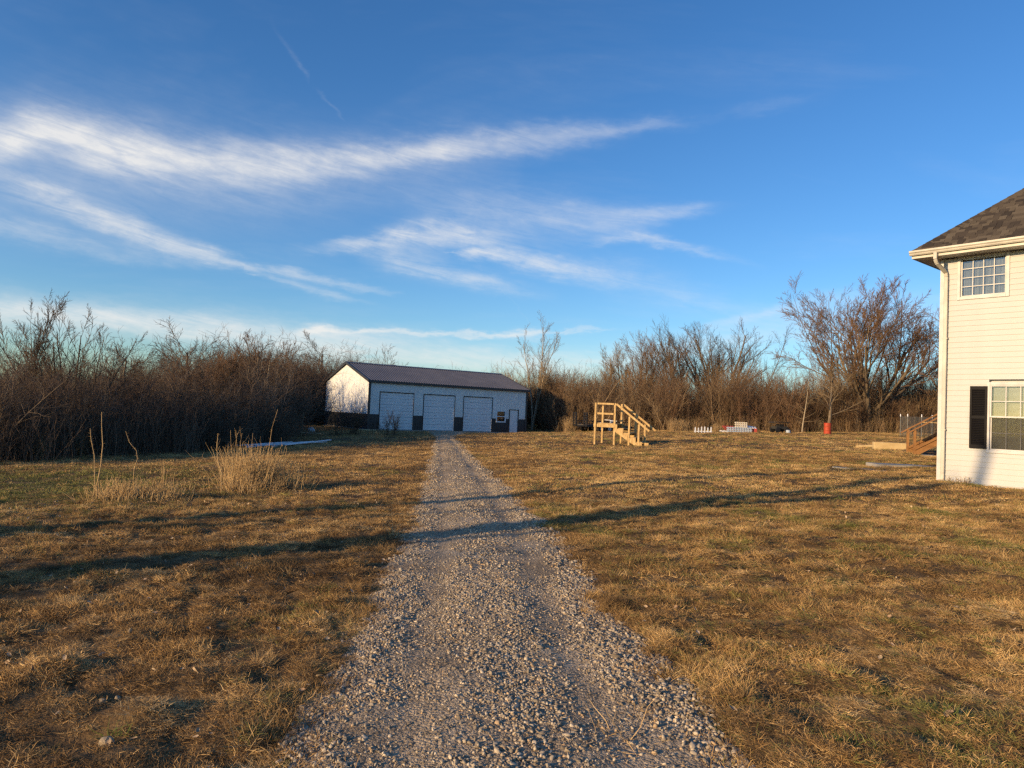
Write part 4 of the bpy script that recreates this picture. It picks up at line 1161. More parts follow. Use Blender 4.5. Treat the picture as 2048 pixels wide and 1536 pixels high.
SHR = [shrub_mesh(300 + i, hh, st_, 1.0, open_=op) for i, (hh, st_, op) in enumerate([(3.2, 9, .6), (3.6, 8, .5), (4.0, 8, .45), (2.6, 10, .8), (3.0, 9, .7), (3.8, 7, .5)])]
TNG = [tangle_mesh(330 + i, hh, st_) for i, (hh, st_) in enumerate([(3.4, 8), (4.0, 7), (3.0, 9), (3.7, 8)])] + SHR[:2]
WEED = []
for i in range(4):
    r = np.random.default_rng(400 + i); n = 26
    P = np.stack([r.normal(0, .28, n), r.normal(0, .28, n), np.full(n, -.05)], 1); D = np.stack([r.normal(0, .16, n), r.normal(0, .16, n), np.ones(n)], 1)
    lv = [dict(K=5, S=3, wig=.07, tip=.4, n=4, t0=.45, ang=.45, lr=.28, rr=.7, rmin=.003), dict(K=2, S=3, wig=.15, tip=.5)]
    v, q = join(grow(r, P, D, r.uniform(.7, 1.5, n), np.full(n, .006), lv)); WEED.append(mesh_np('weed', v, q, M['twig_inst'], True))


def poly_fill(edge, depth0, depth1, n, r, away=None):
    """random points in a band lying depth0..depth1 behind a front edge polyline (away from the viewer)"""
    e = np.array(edge)[:, :2]; seg = np.linalg.norm(np.diff(e, axis=0), axis=1); cum = np.concatenate([[0], np.cumsum(seg)])
    s = r.uniform(0, cum[-1], n); x = np.interp(s, cum, e[:, 0]); y = np.interp(s, cum, e[:, 1])
    d = r.uniform(depth0, depth1, n)
    if away is None:
        nv = unit(np.stack([x, y], 1))
    else:
        nv = np.broadcast_to(unit(np.array(away, float)), (n, 2))
    return x + nv[:, 0] * d, y + nv[:, 1] * d, d


def brush(name, xs_, ys_, sc_lo, sc_hi, cols, label, r, meshes=SHR, zs=None, cat='brush'):
    n = len(xs_); s = r.uniform(sc_lo, sc_hi, n)
    if zs is not None: s = s * zs
    ci = r.integers(0, len(cols), n); cl = np.array(cols)[ci] * r.uniform(.8, 1.2, (n, 1))
    pts = np.stack([xs_, ys_, gz(xs_, ys_)], 1)
    rots = np.stack([r.normal(0, .06, n), r.normal(0, .06, n), r.uniform(0, 6.28, n)], 1)
    return scatter(name, pts, rots, np.stack([s * r.uniform(.9, 1.2, n), s * r.uniform(.9, 1.2, n), s], 1), r.integers(0, len(meshes), n), meshes, cl, label, cat)


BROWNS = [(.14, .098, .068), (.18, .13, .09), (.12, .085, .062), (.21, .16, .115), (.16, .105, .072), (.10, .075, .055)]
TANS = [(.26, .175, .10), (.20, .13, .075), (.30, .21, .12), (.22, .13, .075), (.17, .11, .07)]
GREYS = [(.12, .095, .07), (.16, .125, .09), (.09, .07, .05)]
rb_ = np.random.default_rng(91)
LE = [at(-160, 935), at(0, 926), at(200, 913), at(330, 905), at(450, 895), at(560, 882), at(640, 872)]
LE = LE[:6] + [np.array([-14.3, 49, 0]), np.array([-15.6, 57, 0]), np.array([-18.6, 64, 0]), np.array([-12, 76, 0])]
x_, y_, d_ = poly_fill(LE, .3, 11, 680, rb_, away=(-.8, .6))
_u = (x_ - BPOS[0]) * math.cos(BY) + (y_ - BPOS[1]) * math.sin(BY); _v = -(x_ - BPOS[0]) * math.sin(BY) + (y_ - BPOS[1]) * math.cos(BY)
k_ = ~((_u > -2.2) & (_u < BL + 1) & (_v < BW + 1.0) & (_v > -6)) & ~((_u > -8.5) & (_u < 0) & (_v > -3.5) & (_v < BW + .2)); x_, y_ = x_[k_], y_[k_]
brush('brush_thicket', x_, y_, .72, 1.12, BROWNS, 'tangled leafless brush thicket along the lawn beside the garage', rb_, meshes=TNG, zs=.80 + .7 * np.clip((y_ - 26) / 28, 0, 1.2))
x_ = rb_.uniform(-27, -13, 90); y_ = 67 + (x_ + 13) * -.35 + rb_.uniform(0, 14, 90)
brush('brush_thicket', x_, y_, 1.3, 1.9, BROWNS, 'taller leafless brush behind the garage gable', rb_, meshes=TNG)
# the same brush runs on out of view to the west and keeps the low sun off its front
x2 = rb_.uniform(-42, -23, 300); y2 = 10.5 + (x2 + 22) * -.12 + rb_.uniform(0, 14, 300)
brush('brush_thicket', x2, y2, .6, .85, BROWNS, 'leafless brush running on out of the frame past the thicket', rb_)
# low weeds and canes in front of it
x_, y_, d_ = poly_fill(LE[:6], -.7, 2.6, 230, rb_, away=(-.8, .6))
brush('dry_canes', x_, y_, .7, 1.5, GREYS + BROWNS[:2], 'dry canes and dead weeds at the foot of the thicket', rb_, meshes=WEED, cat='weeds')
RE = [np.array([-4.0, 76.0, 0]), np.array([4, 73, 0]), atd(1110, 68), atd(1200, 67), atd(1300, 66), atd(1450, 65.5), atd(1600, 64.5), atd(1760, 64), atd(1900, 64), atd(2150, 62)]
x_, y_, d_ = poly_fill(RE, .2, 10, 760, rb_)
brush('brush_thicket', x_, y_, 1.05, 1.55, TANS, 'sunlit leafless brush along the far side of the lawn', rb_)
x_, y_, d_ = poly_fill(RE[2:], -1.0, 1.6, 220, rb_)
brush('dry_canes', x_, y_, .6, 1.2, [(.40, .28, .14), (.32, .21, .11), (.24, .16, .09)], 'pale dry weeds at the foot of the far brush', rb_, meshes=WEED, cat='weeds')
# woods beyond, reading as one mass
x_ = rb_.uniform(-130, 150, 420); y_ = rb_.uniform(98, 130, 420)
brush('far_woods', x_, y_, 1.3, 2.1, TANS + BROWNS, 'far leafless woods behind the brush', rb_, cat='woods')
x_ = rb_.uniform(-70, -30, 170); y_ = rb_.uniform(34, 90, 170)
brush('far_woods', x_, y_, 1.0, 1.5, BROWNS, 'leafless woods behind the near thicket', rb_, cat='woods')

# ------------------------------------------------------------------ single trees one can tell apart
G1 = 'bare trees over the near thicket'; G2 = 'bare trees over the far brush'
tree(atd(30, 25), 'tall slender bare tree at the very edge of the frame', 501, 5.3, 'slim', twig='twig_dark', spread=1.2, group=G1, thick=.9, dense=.9)
tree(atd(75, 29), 'thin bare tree just right of the frame edge tree', 502, 5.3, 'slim', twig='twig_dark', spread=1.0, group=G1, thick=.9, dense=.9)
tree(atd(140, 26), 'fan-shaped bare tree rising high above the near thicket', 503, 5.5, 'fan', bark='twig_dark', twig='twig_dark', spread=1.35, group=G1, rz=.1, dense=.85, thick=.9)
tree(atd(325, 33), 'low spreading bare tree in the near thicket right of the fan-shaped one', 504, 4.6, 'fan', group=G1, dense=.9)
tree(atd(415, 35), 'dense reddish bare tree over the near thicket, middle of the row', 505, 5.3, 'fan', group=G1, dense=1.1)
tree(atd(480, 38), 'bare tree with upswept twigs over the thicket beside the dense reddish one', 506, 5.9, 'fan', group=G1, dense=.9)
tree(atd(235, 31), 'round-topped grey bare tree between the fan-shaped and low spreading ones', 526, 4.9, 'round', twig='twig_dark', group=G1, dense=.9, wide=1.15)
tree(atd(375, 37), 'round-topped bare tree behind the low spreading one', 527, 5.9, 'round', twig='twig_dark', group=G1, dense=.9, wide=1.15)
tree(atd(520, 43), 'round-topped bare tree behind the crooked pale sapling', 528, 6.6, 'round', twig='twig_red', group=G1, dense=.9, wide=1.15)
tree(atd(560, 46), 'bare tree whose top leans toward the garage', 507, 6.6, 'fan', group=G1, dense=1.0)
tree(atd(537, 41), 'thin crooked pale-barked sapling before the thicket', 508, 4.6, 'tier', bark='bark_pale', twig='twig_tan', group=G1, dense=.35, lean=(.05, 0))
tree(atd(607, 47), 'small pale-stemmed sapling between the thicket and garage gable', 509, 4.2, 'slim', bark='bark_pale', twig='twig_tan', group=G1, dense=.6)
tree(np.array([-20.5, 77, -2.1]), 'round-crowned bare oak behind the garage gable', 510, 9.4, 'round', twig='twig_dark', group=G1, dense=1.15, wide=1.1)
tree(np.array([-14.5, 81, -2.0]), 'lower bare oak just behind the garage roof edge', 511, 8.6, 'round', twig='twig_dark', group=G1)
tree(atd(985, 86), 'small bare tree showing over the far end of garage roof', 512, 7.8, 'fan', twig='twig_tan', group=G2)
tree(atd(1066, 72), 'tall slender forked bare tree beside the far garage corner', 513, 10.6, 'slim', bark='bark_pale', twig='twig_tan', spread=1.3, group=G2, dense=1.1)
tree(atd(1098, 74), 'bushy bare tree right of the slender forked one', 514, 7.0, 'fan', twig='twig_tan', group=G2)
tree(atd(1150, 75), 'low bare tree behind the trailer ramps', 515, 6.6, 'fan', twig='twig_tan', group=G2)
tree(atd(1203, 73), 'narrow upright bare tree behind the landing of wooden stair', 516, 7.6, 'slim', twig='twig_tan', spread=1.1, group=G2)
tree(atd(1265, 74), 'bushy many-stemmed bare tree over the wooden stair handrail', 517, 10.4, 'fan', twig='twig_tan', group=G2, dense=1.25, rz=.3)
tree(atd(1300, 72), 'leaning many-stemmed bare tree right of the wooden stair', 518, 10.2, 'fan', group=G2, dense=1.2, rz=-.3)
tree(atd(1372, 78), 'open-crowned bare tree left of the widest far crown', 519, 12.4, 'fan', twig='twig_dark', group=G2, dense=1.2, thick=1.2, rz=.4)
tree(atd(1440, 79), 'wide fan-crowned bare tree over the pallet stack', 520, 13.0, 'fan', twig='twig_dark', group=G2, spread=1.4, dense=1.2, wide=1.15, thick=1.2, rz=.2)
tree(atd(1495, 77), 'thin leaning bare tree right of the wide fan crown', 521, 11.0, 'slim', twig='twig_dark', group=G2, lean=(.28, 0), rz=0.0)
tree(atd(1606, 62.5), 'pale-stemmed young tree with level branches left of drum', 522, 4.8, 'tier', bark='bark_pale', twig='twig_tan', group=G2, dense=.7)
tree(atd(1657, 61), 'young tree with a dense low crown behind the red drum', 523, 7.2, 'round', bark='bark_grey', twig='twig_tan', group=G2, dense=1.0, wide=1.15)
tree(atd(1738, 65.2), 'largest bare tree with heavy spreading limbs beside the house', 524, 13.8, 'big', twig='twig_red', group=G2, dense=1.3, wide=1.06, thick=.72)
tree(atd(1900, 60), 'bare tree half hidden by the house corner', 525, 11.5, 'round', twig='twig_red', group=G2, dense=1.0, wide=1.1)
# trees standing behind the viewer toward the sun: their long shadows cross the drive and the house wall
G3 = 'bare trees out of frame whose shadows cross the lawn'
for i, (x, y, hh, kd, dn, tk, lb) in enumerate([(-17.6, -1.9, 12.0, 'slim', .35, 4.0, 'nearest the drive'), (-21.2, -5.3, 12.5, 'slim', .35, 4.4, 'second from the drive'), (-20.2, -.4, 13.0, 'slim', .45, 2.0, 'tallest of the slender ones'), (-31.5, -12.4, 12.0, 'round', .6, 1.1, 'farthest behind the viewer')]):
    tree(np.array([x, y, float(gz(x, y))]), 'bare tree out of frame toward the sun, ' + lb, 540 + i, hh, kd, group=G3, dense=dn, thick=tk)


# ------------------------------------------------------------------ dry clumps, shrubs, saplings
def clump(base, label, seed, parts, group=None, name='dry_grass_clump', cat='grass clump'):
    """parts: list of (dx, dy, radius, height, count, material, lean)"""
    t = thing(name, base, 0, label, cat, group)
    r = np.random.default_rng(seed)
    for nm, dx, dy, rad, hh, n, mat, lean, tw in parts:
        P = np.stack([dx + r.normal(0, rad, n), dy + r.normal(0, rad, n), np.full(n, -.03)], 1)
        D = np.stack([r.normal(0, lean, n) + (P[:, 0] - dx) * .5, r.normal(0, lean, n) + (P[:, 1] - dy) * .5, np.ones(n)], 1)
        lv = [dict(K=4, S=3, wig=.09, up=-.03, tip=.4, n=tw, t0=.3, ang=.5, lr=.3, rr=.7, rmin=.0022)] + ([dict(K=2, S=3, wig=.2, tip=.5)] if tw else [])
        v, q = join(grow(r, P, D, hh * r.uniform(.45, 1.0, n), np.full(n, .0055), lv))
        link(nm, mesh_np(nm, v, q, M[mat], True), t)
    return t


cb = at(505, 978)
clump(cb, 'largest dry straw clump, tall and tan, on the lawn', 601, [('stalks', -.1, .1, .24, 1.0, 330, 'straw', .09, 2), ('stalks', .6, .2, .2, .7, 150, 'straw', .12, 2), ('stalks', -.38, 0, .10, 1.25, 12, 'straw', .05, 2), ('base_tuft', .1, -.1, .34, .42, 420, 'straw', .35, 2), ('dark_base', .5, -.12, .14, .26, 160, 'twig_dark', .5, 1)])
cb = at(258, 1003)
clump(cb, 'smaller low dry straw clump near the thin green cane', 602, [('stalks', -.12, .0, .24, .46, 280, 'straw', .3, 2), ('stalks', .45, .15, .2, .42, 170, 'straw', .3, 2), ('stalks', .52, .2, .05, .72, 14, 'straw', .08, 2), ('base_tuft', .1, 0, .35, .26, 260, 'straw', .5, 1)])


def cane(base, pts, rad, label, mat='straw', seed=0):
    t = thing('dry_cane', base, 0, label, 'cane', 'thin canes on the lawn'); r = np.random.default_rng(seed)
    p = np.array([pts], float); n = p.shape[1]
    v, q = tubes(p, np.linspace(rad, rad * .4, n)[None, :], 6); link('stem', mesh_np('stem', v, q, M[mat], True), t)
    k = 26; s = r.uniform(.15, .98, k) * (n - 1); i0 = s.astype(int); f = (s - i0)[:, None]; P = p[0][i0] * (1 - f) + p[0][np.minimum(i0 + 1, n - 1)] * f
    v, q = join(grow(r, P, np.stack([r.normal(0, 1, k), r.normal(0, 1, k), r.uniform(.2, 1.2, k)], 1), np.full(k, .05), np.full(k, .0022), [dict(K=1, S=3, tip=.3)]))
    link('twigs', mesh_np('twigs', v, q, M[mat], True), t)


b_ = at(193, 1007); cane(b_, [(0, 0, -.05), (-.01, 0, .3), (.03, 0, .6), (.03, .02, .95), (.0, 0, 1.3), (-.01, 0, 1.5)], .011, 'tallest thin cane standing straight beside the low straw clump', seed=1)
b_ = at(186, 1000); cane(b_, [(.02, 0, -.05), (0, 0, .4), (-.03, 0, .75), (-.10, 0, 1.0), (-.13, 0, 1.2)], .008, 'thin cane leaning away from the tallest cane', seed=2)
b_ = at(265, 990); cane(b_, [(0, 0, -.05), (0, 0, .45), (.05, 0, .65), (.02, 0, .8), (-.12, 0, .95), (-.2, 0, 1.15)], .007, 'bent thin cane behind the low straw clump', seed=3)
b_ = at(443, 985); cane(b_, [(0, 0, -.05), (-.02, 0, .4), (-.11, 0, .65), (-.14, 0, .9), (-.13, 0, 1.15)], .012, 'tan cane rising from the largest straw clump edge', seed=4)
b_ = at(533, 968); cane(b_, [(-.1, 0, -.05), (-.03, 0, .5), (.02, 0, .9), (.05, 0, 1.25), (.15, 0, 1.65)], .007, 'long thin cane above the largest straw clump', seed=5)
for i, (px, py, hh, lb) in enumerate(((75, 921, .85, 'pale upright straw tuft at the near thicket foot, closest to the frame edge'), (158, 914, .95, 'pale upright straw tuft at the near thicket foot, second from the frame edge'))):
    clump(at(px, py), lb, 610 + i, [('stalks', 0, 0, .10, hh, 130, 'straw', .07, 1)], 'straw tufts along the near thicket')
for i, (px, dd, hh, lb) in enumerate(((1346, 62, 1.3, 'pale straw tuft left of the pickets, taller of the pair'), (1366, 62, 1.2, 'pale straw tuft just left of the white pickets'), (1434, 60, .8, 'short straw tuft between pickets and pallets'), (1138, 61, 1.5, 'tall thin straw tuft left of the trailer ramps'))):
    clump(atd(px, dd), lb, 620 + i, [('stalks', 0, 0, .16, hh, 170, 'straw', .07, 1), ('stalks', .3, .1, .12, hh * .8, 90, 'straw', .07, 1)], 'straw tufts along the far brush')


def shrub(base, label, seed, H, stems, mat, open_=.4, group='bare shrubs before the garage'):
    r = np.random.default_rng(seed)
    th = np.abs(r.normal(0, open_, stems)); ph = r.uniform(0, 2 * np.pi, stems)
    D = np.stack([np.sin(th) * np.cos(ph), np.sin(th) * np.sin(ph), np.cos(th)], 1)
    P = np.stack([r.normal(0, .22, stems), r.normal(0, .22, stems), np.full(stems, -.05)], 1)
    parts = grow(r, P, D, H * r.uniform(.6, 1.05, stems), np.full(stems, H * .006), [dict(K=5, S=4, wig=.08, up=.02, tip=.3, n=8, t0=.25, ang=.45, lr=.38, rr=.6, rmin=.005), dict(K=3, S=3, wig=.14, tip=.4, n=4, t0=.2, ang=.5, lr=.5, rr=.7, rmin=.004), dict(K=2, S=3, wig=.18, tip=.4)])
    t = thing('bare_shrub', base, 0, label, 'shrub', group)
    v, q = parts[0]; link('stems', mesh_np('stems', v, q, M[mat], True), t); v, q = join(parts[1:]); link('twigs', mesh_np('twigs', v, q, M[mat], True), t)


shrub(at(706, 871), 'dark bare shrub hiding the garage gable corner', 631, 1.9, 34, 'twig_dark')
shrub(at(690, 872) + np.array([-.6, .6, 0]), 'dark bare shrub standing against the garage gable', 632, 1.8, 26, 'twig_dark')
shrub(at(783, 871), 'dark bare shrub before the first garage door', 633, 1.5, 26, 'twig_dark', .3)
shrub(at(762, 870) + np.array([-.3, .3, 0]), 'low bare shrub between the two taller garage shrubs', 634, 1.0, 18, 'twig_dark', .4)
clump(at(757, 877), 'small straw tuft before the first garage door', 635, [('stalks', 0, 0, .18, .55, 90, 'straw', .15, 1)], 'straw tufts before the garage')
clump(at(713, 880), 'tiny straw tuft below the dark gable shrub', 636, [('stalks', 0, 0, .12, .3, 50, 'straw', .2, 1)], 'straw tufts before the garage')
# brush pile of pale cut branches at the thicket foot
bp = at(360, 897); t = thing('brush_pile', bp, 0, 'tangle of pale cut branches lying at the near thicket foot', 'brush pile'); r = np.random.default_rng(640)
n = 46; a_ = r.uniform(0, 6.28, n); P = np.stack([r.normal(0, 1.1, n), r.normal(.4, .5, n), r.uniform(.0, .5, n)], 1); D = np.stack([np.cos(a_), np.sin(a_) * .6, r.normal(.25, .35, n)], 1)
pt = grow(r, P, D, r.uniform(.8, 2.2, n), r.uniform(.008, .022, n), [dict(K=5, S=5, wig=.16, tip=.3, n=6, t0=.3, ang=.7, lr=.4, rr=.6), dict(K=3, S=3, wig=.2, tip=.4, n=3, t0=.3, ang=.7, lr=.5, rr=.7, rmin=.004), dict(K=2, S=3, tip=.4)])
v, q = pt[0]; link('branches', mesh_np('branches', v, q, M['bark_grey'], True), t); v, q = join(pt[1:]); link('twigs', mesh_np('twigs', v, q, M['bark_grey'], True), t)

# ------------------------------------------------------------------ lawn grass, gravel, leaf litter (stuff)
def tuft_mesh(seed, n, hh, rad, lean, wid, name='grass_tuft'):
    r = np.random.default_rng(seed)
    a = r.uniform(0, 2 * np.pi, n); q = rad * np.sqrt(r.uniform(0, 1, n)); P = np.stack([q * np.cos(a), q * np.sin(a), np.full(n, -.008)], 1)
    b = r.uniform(0, 2 * np.pi, n); th = np.clip(np.abs(r.normal(lean, .35, n)), .05, 1.5)
    D = np.stack([np.sin(th) * np.cos(b), np.sin(th) * np.sin(b), np.cos(th)], 1); L = hh * r.uniform(.4, 1.15, n)
    pts = [P]; d = D
    for k in range(3):
        d = unit(d + r.normal(0, .28, (n, 3)) + np.array([0, 0, -.10])); d[:, 2] = np.where((pts[-1][:, 2] < .008) & (d[:, 2] < 0), .05, d[:, 2]); pts.append(pts[-1] + d * (L / 3)[:, None])
    pts = np.stack(pts, 1); side = unit(np.cross(D, r.normal(0, 1, (n, 3)))) * (wid * r.uniform(.6, 1.3, n))[:, None]
    w = np.array([1, .85, .6, .12])[None, :, None]
    V = np.stack([pts - side[:, None, :] * w, pts + side[:, None, :] * w], 2).reshape(-1, 3)
    i = np.arange(n)[:, None] * 8; k = np.arange(3)[None, :] * 2
    Q = np.stack([i + k, i + k + 1, i + k + 3, i + k + 2], -1).reshape(-1, 4)
    return mesh_np(name, V, Q, M['lawn_blade'])


TUFT = [tuft_mesh(700 + i, 40, hh, .075, ln, .0015) for i, (hh, ln) in enumerate([(.06, 1.15), (.07, 1.05), (.05, 1.25), (.085, 1.2), (.045, 1.0)])]
TALL = [tuft_mesh(720 + i, 30, hh, .06, ln, .0016) for i, (hh, ln) in enumerate([(.12, .95), (.16, 1.1), (.10, .8)])]
FAR = [tuft_mesh(740 + i, 40, hh, .16, ln, .0035) for i, (hh, ln) in enumerate([(.075, 1.05), (.095, 1.1), (.065, .95)])]
PALE, STRAW, BRN, DRK, GRN, YGR = map(np.array, ((.72, .49, .22), (.57, .365, .148), (.36, .215, .084), (.145, .09, .042), (.13, .15, .04), (.31, .27, .085)))


def in_house(x, y, px, py, yaw, x0, x1, y0, y1):
    dx, dy = x - px, y - py; u = dx * math.cos(yaw) + dy * math.sin(yaw); v = -dx * math.sin(yaw) + dy * math.cos(yaw)
    return (u > x0) & (u < x1) & (v > y0) & (v < y1)


def blocked(x, y):
    b = in_house(x, y, HP[0], HP[1], HY, -.03, HWX, -.03, HWY) | in_house(x, y, BPOS[0], BPOS[1], BY, -.06, BL, -.07, BW)
    b |= in_house(x, y, db[0] + .3, db[1] - .1, R(-16), -.1, 3.6, -.35, 1.7)
    p = at(1850, 932); b |= in_house(x, y, p[0], p[1], R(-6), -1.6, 2.2, -.45, .45)
    return b


def grass_col(x, y, r):
    n = len(x)
    a = .28 * wob(x, y, 3.5, 41) + .3 * wob(x, y, 1.1, 42) + .35 * wob(x, y, .4, 46) + .22 * wob(x, y, 12, 43) + r.normal(0, .65, n)
    t = np.clip(.46 + .35 * a, 0, 1)[:, None]
    c = np.where(t < .4, DRK + (BRN - DRK) * (t / .4), np.where(t < .75, BRN + (STRAW - BRN) * ((t - .4) / .35), STRAW + (PALE - STRAW) * ((t - .75) / .25)))
    # green where some grass still lives: by the near thicket and here and there on the house side
    gl = np.exp(-(((x + 10.5) / 4.0) ** 2 + ((y - 14.0) / 4.0) ** 2)) * 1.25
    gr = np.clip(.30 * wob(x, y, 2.2, 44) + .22 * wob(x, y, 7, 45) - .22, 0, .6) * np.where(x > 0, 1.0, .45)
    gp_ = np.clip(gl + gr + (x > 1) * .11, 0, .9); isg = r.uniform(0, 1, n) < gp_
    gc = GRN + (YGR - GRN) * r.uniform(0, 1, (n, 1)); return np.where(isg[:, None], gc * .95, c)


def lawn(name, d0, d1, n, meshes, s0, s1, r, label, keep=None, near_edge=None):
    d = np.sqrt(r.uniform(d0 ** 2, d1 ** 2, n)); x = r.uniform(-1, 1, n) * (.80 * d + 1.5); y = d
    dd = drive_dist(x, y); ok = (dd > -.30 * r.uniform(0, 1, n) ** 3) & ~blocked(x, y)
    if near_edge: ok &= dd < near_edge
    # thin, worn patches
    ok &= r.uniform(0, 1, n) < np.clip(.98 + .22 * wob(x, y, 1.7, 51), .5, 1)
    x, y = x[ok], y[ok]; n = len(x); s = r.uniform(s0, s1, n)
    pts = np.stack([x, y, gzl(x, y)], 1)
    rot = np.stack([r.normal(0, .12, n), r.normal(0, .12, n), r.uniform(0, 6.28, n)], 1)
    hs = s * np.clip(.78 + .25 * wob(x, y, .8, 52) + .12 * wob(x, y, 2.4, 53), .35, 1.4)
    return scatter(name, pts, rot, np.stack([s, s, hs], 1), r.integers(0, len(meshes), n), meshes, grass_col(x, y, r), label, 'grass')


rg = np.random.default_rng(77)
lawn('lawn_grass', 2.0, 6.5, 56000, TUFT, .6, 1.0, rg, 'matted dead lawn grass nearest the viewer')
lawn('lawn_grass', 6.5, 13, 82000, TUFT, .75, 1.25, rg, 'dead lawn grass beside the middle of the drive')
lawn('lawn_grass', 13, 30, 90000, FAR, .6, 1.0, rg, 'dry tan lawn around the straw clumps and house')
lawn('lawn_grass', 30, 80, 90000, FAR, .9, 1.5, rg, 'dry tan lawn in the distance before the brush')
lawn('edge_straw', 2.0, 7, 30000, TALL, .45, .85, rg, 'longer straw flopping over the near drive edges', near_edge=.28)
lawn('edge_straw', 7, 24, 30000, TALL, .5, .9, rg, 'longer straw along the far drive edges', near_edge=.30)
# scattered taller bunches
d = np.sqrt(rg.uniform(2.2 ** 2, 16 ** 2, 1500)); x = rg.uniform(-1, 1, 1500) * (.8 * d + 1); ok = (drive_dist(x, d) > .1) & ~blocked(x, d) & (wob(x, d, 2.0, 55) > .9); x, y = x[ok], d[ok]; n = len(x)
scatter('straw_bunches', np.stack([x, y, gzl(x, y)], 1), np.stack([rg.normal(0, .2, n), rg.normal(0, .2, n), rg.uniform(0, 6.28, n)], 1), np.repeat(rg.uniform(.5, .95, (n, 1)), 3, 1), rg.integers(0, 3, n), TALL,
        np.where(rg.uniform(0, 1, (n, 1)) < .2, YGR, STRAW + (PALE - STRAW) * rg.uniform(0, 1, (n, 1))), 'taller straw bunches through the lawn', 'grass')


def stone_mesh(seed, sx, sy, sz):
    """an angular crushed stone: a lump cut by random planes"""
    r = np.random.default_rng(seed); n1, n2 = 6, 9
    dirs = unit(np.concatenate([np.eye(3), -np.eye(3), unit(r.normal(0, 1, (3, 3)))]) + r.normal(0, .28, (9, 3))); cut = r.uniform(.45, .8, 9)
    a = np.pi * np.arange(n1 + 1)[:, None] / n1; b = 2 * np.pi * (np.arange(n2)[None, :] + .5 * (np.arange(n1 + 1)[:, None] % 2)) / n2
    d = np.stack([np.sin(a) * np.cos(b), np.sin(a) * np.sin(b), np.cos(a) * np.ones_like(b)], -1).reshape(-1, 3)
    t = d @ dirs.T; k = np.where(t > 1e-3, cut[None, :] / np.maximum(t, 1e-3), 9).min(1); k = np.minimum(k, 1.15)
    q = [(i * n2 + j, i * n2 + (j + 1) % n2, (i + 1) * n2 + (j + 1) % n2, (i + 1) * n2 + j) for i in range(n1) for j in range(n2)]
    return mesh_np('stone', d * k[:, None] * np.array([sx, sy, sz]) * 1.25, np.array(q), M['stone_inst'])


STONE = [stone_mesh(800 + i, *s_) for i, s_ in enumerate([(1, .8, .6), (1, .7, .55), (1.1, .75, .5), (.9, .9, .7), (1.2, .7, .6), (1, .85, .45), (.95, .65, .65), (1.15, .9, .55)])]


def gravel(name, y0, y1, n, s0, s1, pw, r, label, over=0.05):
    y = np.sqrt(r.uniform(y0 ** 2, y1 ** 2, n)) if y1 < 20 else r.uniform(y0, y1, n)
    c, w = drive(y); x = c + r.uniform(-1.1, 1.1, n) * w; dd = drive_dist(x, y)
    u = (x - c) / w
    # stones are thrown to the sides and the middle, worn finer in the wheel tracks
    dens = np.clip(.30 + .5 * np.clip((np.abs(u) - .45) / .4, 0, 1) + .25 * np.exp(-(u / .2) ** 2) + .26 * wob(x, y, .8, 61) - .12 * np.exp(-((np.abs(u) - .47) / .13) ** 2), .12, 1)
    ok = (dd < .35 * r.uniform(0, 1, n) ** 5 + over * 0) & (r.uniform(0, 1, n) < dens); x, y, u = x[ok], y[ok], u[ok]; n = len(x)
    s = s0 + (s1 - s0) * r.uniform(0, 1, n) ** pw; s *= (1 + .35 * np.clip((u - .3), 0, 1)) * (1 - .3 * np.exp(-((np.abs(u) - .47) / .15) ** 2))
    z = drive_z(x, y) + s * .02
    tone = r.uniform(0, 1, (n, 1)); col = np.array([.19, .15, .105]) * (1 - tone) + np.array([.54, .445, .315]) * tone
    warm = r.uniform(0, 1, (n, 1)) < .1; col = np.where(warm, np.array([.46, .32, .18]), col)
    scatter(name, np.stack([x, y, z], 1), r.normal(0, .5, (n, 3)) + np.stack([np.zeros(n), np.zeros(n), r.uniform(0, 6.28, n)], 1), np.repeat(s[:, None], 3, 1), r.integers(0, len(STONE), n), STONE, col, label, 'gravel')


gravel('gravel', 2.2, 7.0, 120000, .003, .0155, 3.0, rg, 'loose crushed gravel nearest the viewer')
gravel('gravel', 7.0, 16, 70000, .0045, .019, 2.8, rg, 'loose crushed gravel along the middle of the drive')
gravel('gravel', 16, 60, 30000, .010, .028, 2.0, rg, 'loose crushed gravel far along the drive')
gravel('gravel', 2.2, 14, 420, .018, .032, 2.0, rg, 'bigger gravel lumps strewn over the drive', .12)

# dead leaves
lm = []
for i in range(4):
    r = np.random.default_rng(850 + i); v = []
    for a in range(5):
        for b in (-1, 0, 1):
            t = a / 4; ww = math.sin(math.pi * (t * .9 + .05)) * .5; v.append(((t - .5) * 1.6, b * ww, abs(b) * .25 * r.uniform(.4, 1.3) + .25 * (t - .5) ** 2 + r.normal(0, .04)))
    lm.append(mesh_np('leaf', np.array(v), np.array([(a * 3 + b, a * 3 + b + 1, a * 3 + b + 4, a * 3 + b + 3) for a in range(4) for b in range(2)]), M['leaf_inst']))
n = 1900; d = np.sqrt(rg.uniform(2.2 ** 2, 13 ** 2, n)); x = rg.uniform(-1, 1, n) * (.8 * d + 1); ok = (drive_dist(x, d) > .0) & ~blocked(x, d) & (rg.uniform(0, 1, n) < np.where(x < 0, 1, .45)); x, y = x[ok], d[ok]; n = len(x)
scatter('leaf_litter', np.stack([x, y, gzl(x, y) + .024], 1), rg.normal(0, .5, (n, 3)) + np.stack([np.zeros(n), np.zeros(n), rg.uniform(0, 6.28, n)], 1), np.repeat(rg.uniform(.012, .03, (n, 1)), 3, 1), rg.integers(0, 4, n), lm,
        np.array([.30, .19, .11]) + (np.array([.48, .37, .25]) - np.array([.30, .19, .11])) * rg.uniform(0, 1, (n, 1)), 'dead leaves scattered over the lawn', 'leaves')

